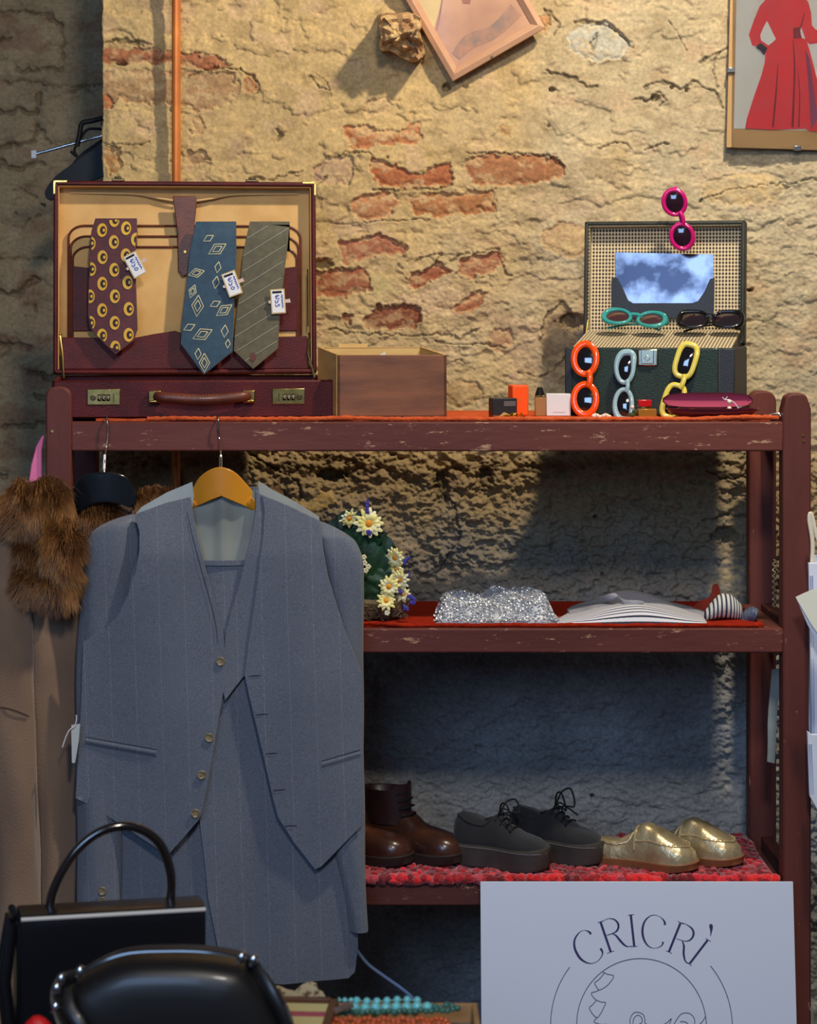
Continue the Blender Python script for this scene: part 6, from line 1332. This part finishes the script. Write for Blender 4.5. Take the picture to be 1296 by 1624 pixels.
for k in range(4): g.tube([(-.004-.001*k, .008+.017*k, .002), (-.012-.001*(k % 2)*4, .012+.017*k, bh1*.5), (-.004, .012+.016*k, bh1-.012)], .006, 8)
g.tube([(.0, .012, bh1-.006), (-.004, .03, bh1+.002), (.0, .05, bh1-.006)], .005, 8); build('side_gusset', g, LB, h1)
hp_ = smooth([(78, 1452), (82, 1420), (97, 1385), (120, 1350), (150, 1324), (180, 1312), (210, 1311), (238, 1323), (258, 1345), (270, 1380), (272, 1410), (267, 1443)], 5, False)
def hY(u_): return -1.325+.035+(u_-30)/290*.05
g = G(); g.tube([P(a, b, hY(a)) for a, b in hp_], .0058, 14); build('handle', g, mat('dark_handle', (30,22,20), .15, coat=1), h1, wp=True)
for (a, b) in ((78, 1446), (267, 1437)):
    g = G(); g.box(P(a, b, hY(a)), (.016, .014, .018)); build('handle_loop', g, LB, h1, wp=True, bevel=.003)

h2 = thing('handbag', 'glossy black patent handbag with silver buckles at the bottom edge of the foreground', 'handbag', (px(275, -1.55), -1.56, .7515))
Yh = -1.56
fo = smooth([(92, 1800), (88, 1700), (92, 1640), (98, 1590), (112, 1560), (130, 1545), (165, 1526), (205, 1514), (260, 1511), (320, 1512), (375, 1520), (400, 1532), (425, 1560), (448, 1595), (464, 1630), (478, 1700), (480, 1800)], 4)
k0 = (D+Yh)/F; zmin = .7515
fo = [(a, min(b, CY+(ZC-zmin)/k0)) for a, b in fo]
fo2 = [fo[0]]
for p in fo[1:]:
    if math.dist(p, fo2[-1]) > 1.5: fo2.append(p)
def sect(s, dy): return [Vector((px(275+(a-275)*s, Yh), Yh+dy, max(zmin, pz(1800-(1800-b)*(1-(1-s)*.5) if b < 1800 else b, Yh)))) for a, b in fo2]
g = G().loft([sect(.5, -.044), sect(.75, -.042), sect(.90, -.036), sect(.97, -.024), sect(.995, -.010), sect(1, .0), sect(1, .03), sect(.985, .045), sect(.92, .052)]); build('bag_body', g, PB2, h2, wp=True, angle=60, sub=1)
g = G(); cm = [(a, b) for a, b in fo2 if b < 1600]; g.tube([P(a, b-1, Yh+.006) for a, b in cm], .0032, 8); build('top_edge', g, mat('black_edge', (26,26,28), .2, coat=1), h2, wp=True)
def strap(pts, Y, name='strap'):
    g = G(); g.tube(smooth([tuple(P(a, b, Y+c)) for a, b, c in pts], 6, False), .008, 10, flat=.45); return build(name, g, PB2, h2, wp=True)
s1 = strap([(120, 1548, -.02), (98, 1556, -.03), (88, 1580, -.04), (95, 1615, -.05), (115, 1660, -.06), (130, 1760, -.06)], Yh); s2 = strap([(104, 1572, -.035), (110, 1600, -.05), (132, 1640, -.06), (150, 1740, -.065)], Yh)
s3 = strap([(395, 1524, .0), (408, 1540, -.015), (430, 1580, -.03), (456, 1640, -.035), (470, 1760, -.035)], Yh)
for (a, b, c, par) in ((97, 1553, -.045, s1), (90, 1568, -.045, s1), (127, 1541, -.035, s1), (88, 1598, -.05, s1), (383, 1519, -.025, s3), (402, 1523, -.02, s3)):
    g = G(); c0 = P(a, b, Yh+c); g.ell(c0, (.0048, .004, .0065), 12, 8); g.tube([c0+Vector((-.003, 0, -.006)), c0+Vector((.003, 0, .006))], .0028, 8); build('buckle', g, SIL, par, wp=True)
g = G()
rg = random.Random(8)
rings = []
for i in range(8):
    t_ = i/7; s = math.sin(math.pi*(.08+.84*t_))**.6; rings.append([P(62+(t_-.5)*66, 1800, -1.6)*0+Vector((px(62, -1.62)+(t_-.5)*.09, -1.62+.02*math.cos(a)*s, .752+(.140-.018*abs(t_-.45)*2)*s*(.5+.5*max(0, math.sin(a))) if math.sin(a) > 0 else .752)) for a in np.linspace(0, 2*math.pi, 16, endpoint=False)])
g.loft(rings); tag(build('red_pouch', g, mat('red_satin', (196,8,12), .5, bump=.3, bs=60), sub=1), 'bright red cloth pouch at the bottom left corner in front of the handbags', 'pouch')

# necklace tray
TRW = mat('tray_wood', (176,136,90), .5, c2=(150,112,70), vs_=8, stretch=(1, 3, 3)); DTW = mat('tray_dark_wood', (104,64,40), .45, c2=(80,48,30), vs_=8)
Yt = -1.285; x0, x1 = px(524, Yt), px(757, Yt); zr = pz(1590, Yt)
tr1 = thing('necklace_tray', 'pale wooden tray holding turquoise, green and orange bead necklaces', 'tray', ((x0+x1)/2, Yt-.1, .7515))
dpt = .22; t = .007
for nm, a, b, mm in (('tray_side', (x0, Yt-t, .7515), (x1, Yt, zr), TRW), ('tray_side', (x1-t, Yt-dpt, .7515), (x1, Yt-t, zr), TRW), ('tray_side', (x0, Yt-dpt, .7515), (x1-t, Yt-dpt+t, zr), TRW)):
    g = G().bx(a, b); build(nm, g, mm, tr1, wp=True, bevel=.001)
g = G(); sh_ = -.018; g.add([(x0+(sh_ if y < Yt-.05 else 0)+dx, y, z) for z in (.7515, zr) for y in (Yt-dpt+t, Yt-t) for dx in (0, t)], [(0, 2, 3, 1), (4, 5, 7, 6), (0, 1, 5, 4), (2, 6, 7, 3), (0, 4, 6, 2), (1, 3, 7, 5)]); build('tray_side', g, mat('grey_tray_edge', (110,100,100), .3, coat=.4), tr1, wp=True, bevel=.001)
g = G().bx((x0, Yt-dpt+t, .7516), (x1-t, Yt-t, zr-.022)); build('tray_floor', g, mat('tray_lining', (128,112,96), .8), tr1, wp=True)
def necklace(lbl, rows, m, par_label, zz):
    allp = [p for r in rows for p in r]; c = allp[len(allp)//2]
    root = thing('bead_necklace', lbl, 'necklace', P(c[0], c[1], c[3]), 0, 'bead necklaces in the tray'); src = {}
    for r in rows:
        for (u_, v_, rr, Y) in r:
            q = P(u_, v_, Y); loc = ROOTM[root.name].inverted() @ q
            if rr not in src:
                g = G(); g.ell((0, 0, 0), rr, 14, 9); me_o = build('bead', g, m, root); src[rr] = me_o; me_o.location = loc
            else: o = src[rr].copy(); col.objects.link(o); o.location = loc; o.parent = root
    for r in rows:
        g = G(); g.tube([P(u_, v_, Y) for u_, v_, rr, Y in r], .0006, 5); build('string', g, mat('bead_string', (190,180,160), .7), root, wp=True)
TUR = mat('turquoise_bead', (110,196,196), .22, coat=.5); GBD = mat('green_bead', (52,104,88), .12, coat=.8); OBD = mat('amber_bead', (196,84,32), .1, coat=.8); ra = random.Random(4)
necklace('turquoise bead necklace with large round beads at the back of the pale tray', [[(563+i*16.4, 1598+(1 if i % 2 else 0)-i*.3, .0062, -1.325) for i in range(8)], [(566+i*16, 1587+1.5*math.sin(i), .0048, -1.31) for i in range(7)], [(537+i*10, 1586+i*.2, .0034, -1.305) for i in range(4)]], TUR, '', 0)
necklace('dark green bead necklace lying in the pale tray in front of the turquoise one', [[(540+i*8.5, 1606+1.5*math.sin(i*2)-.2*i, .0036, -1.345) for i in range(22)], [(690+i*9, 1596+3*math.sin(i*2), .004, -1.33) for i in range(5)]], GBD, '', 0)
necklace('orange amber bead necklace lying nearest in the pale tray', [[(533+i*7.6, 1617+2*math.sin(i*1.7), .0035, -1.37) for i in range(24)], [(528+i*8, 1625+2*math.sin(i*2.3), .0036, -1.39) for i in range(24)]], OBD, '', 0)
g = G(); g.tube(smooth([tuple(P(a, b, -1.36)) for a, b in ((560, 1592), (545, 1598), (528, 1606), (515, 1618), (510, 1630))], 5, False), [.004]*21, 8, flat=.6); tag(build('cord_bundle', g, mat('grey_cord', (130,110,98), .7, c2=(90,70,60), vs_=90)), 'greyish leather cord lying over the left side of the pale necklace tray', 'cord')
# picture tray on the left
Ya = -1.30; T2 = Matrix.Translation((px(470, Ya), Ya-.085, .7515)) @ Matrix.Rotation(R(-4), 4, 'Z')
tr2 = thing('wooden_tray', 'dark wooden tray with a cream and pink lined card between handbag and necklace tray', 'tray', (px(470, Ya), Ya-.085, .7515), R(-4)); hz_ = pz(1578, Ya)-.7515
for a, b in (((.036, -.10, 0), (.046, .08, hz_)), ((-.10, .072, 0), (.046, .08, hz_)), ((-.10, -.10, 0), (-.09, .08, hz_)), ((-.10, -.10, 0), (.046, -.092, hz_))):
    g = G().bx(a, b); build('tray_side', g, DTW, tr2, bevel=.001)
g = G().bx((-.09, -.092, 0), (.036, .072, hz_-.006)); cd = build('cream_lining', g, mat('cream_card', (214,200,140), .7), tr2)
g = G().bx((-.09, .018, hz_-.006), (.036, .036, hz_-.0052)); build('pink_stripe', g, mat('pink_stripe', (176,84,100), .7), cd)
g = G(); ol_ = [(418, 1566), (440, 1564), (455, 1570), (468, 1572), (480, 1562), (492, 1557), (502, 1560), (505, 1570), (512, 1574), (516, 1581), (470, 1580), (416, 1580)]
panel(g, ol_, Ya+.003, lambda a, b: .001*math.sin(a/5), .003, 4, sm=False)
tag(build('lace_trim', g, mat('lace_cream', (196,176,136), .8, c2=(110,84,60), vs_=130, sharp=(.5, .6)), loc=tuple(P(470, 1580, Ya+.003))), 'mottled cream lace trim lying over the back edge of the dark wooden tray', 'lace')
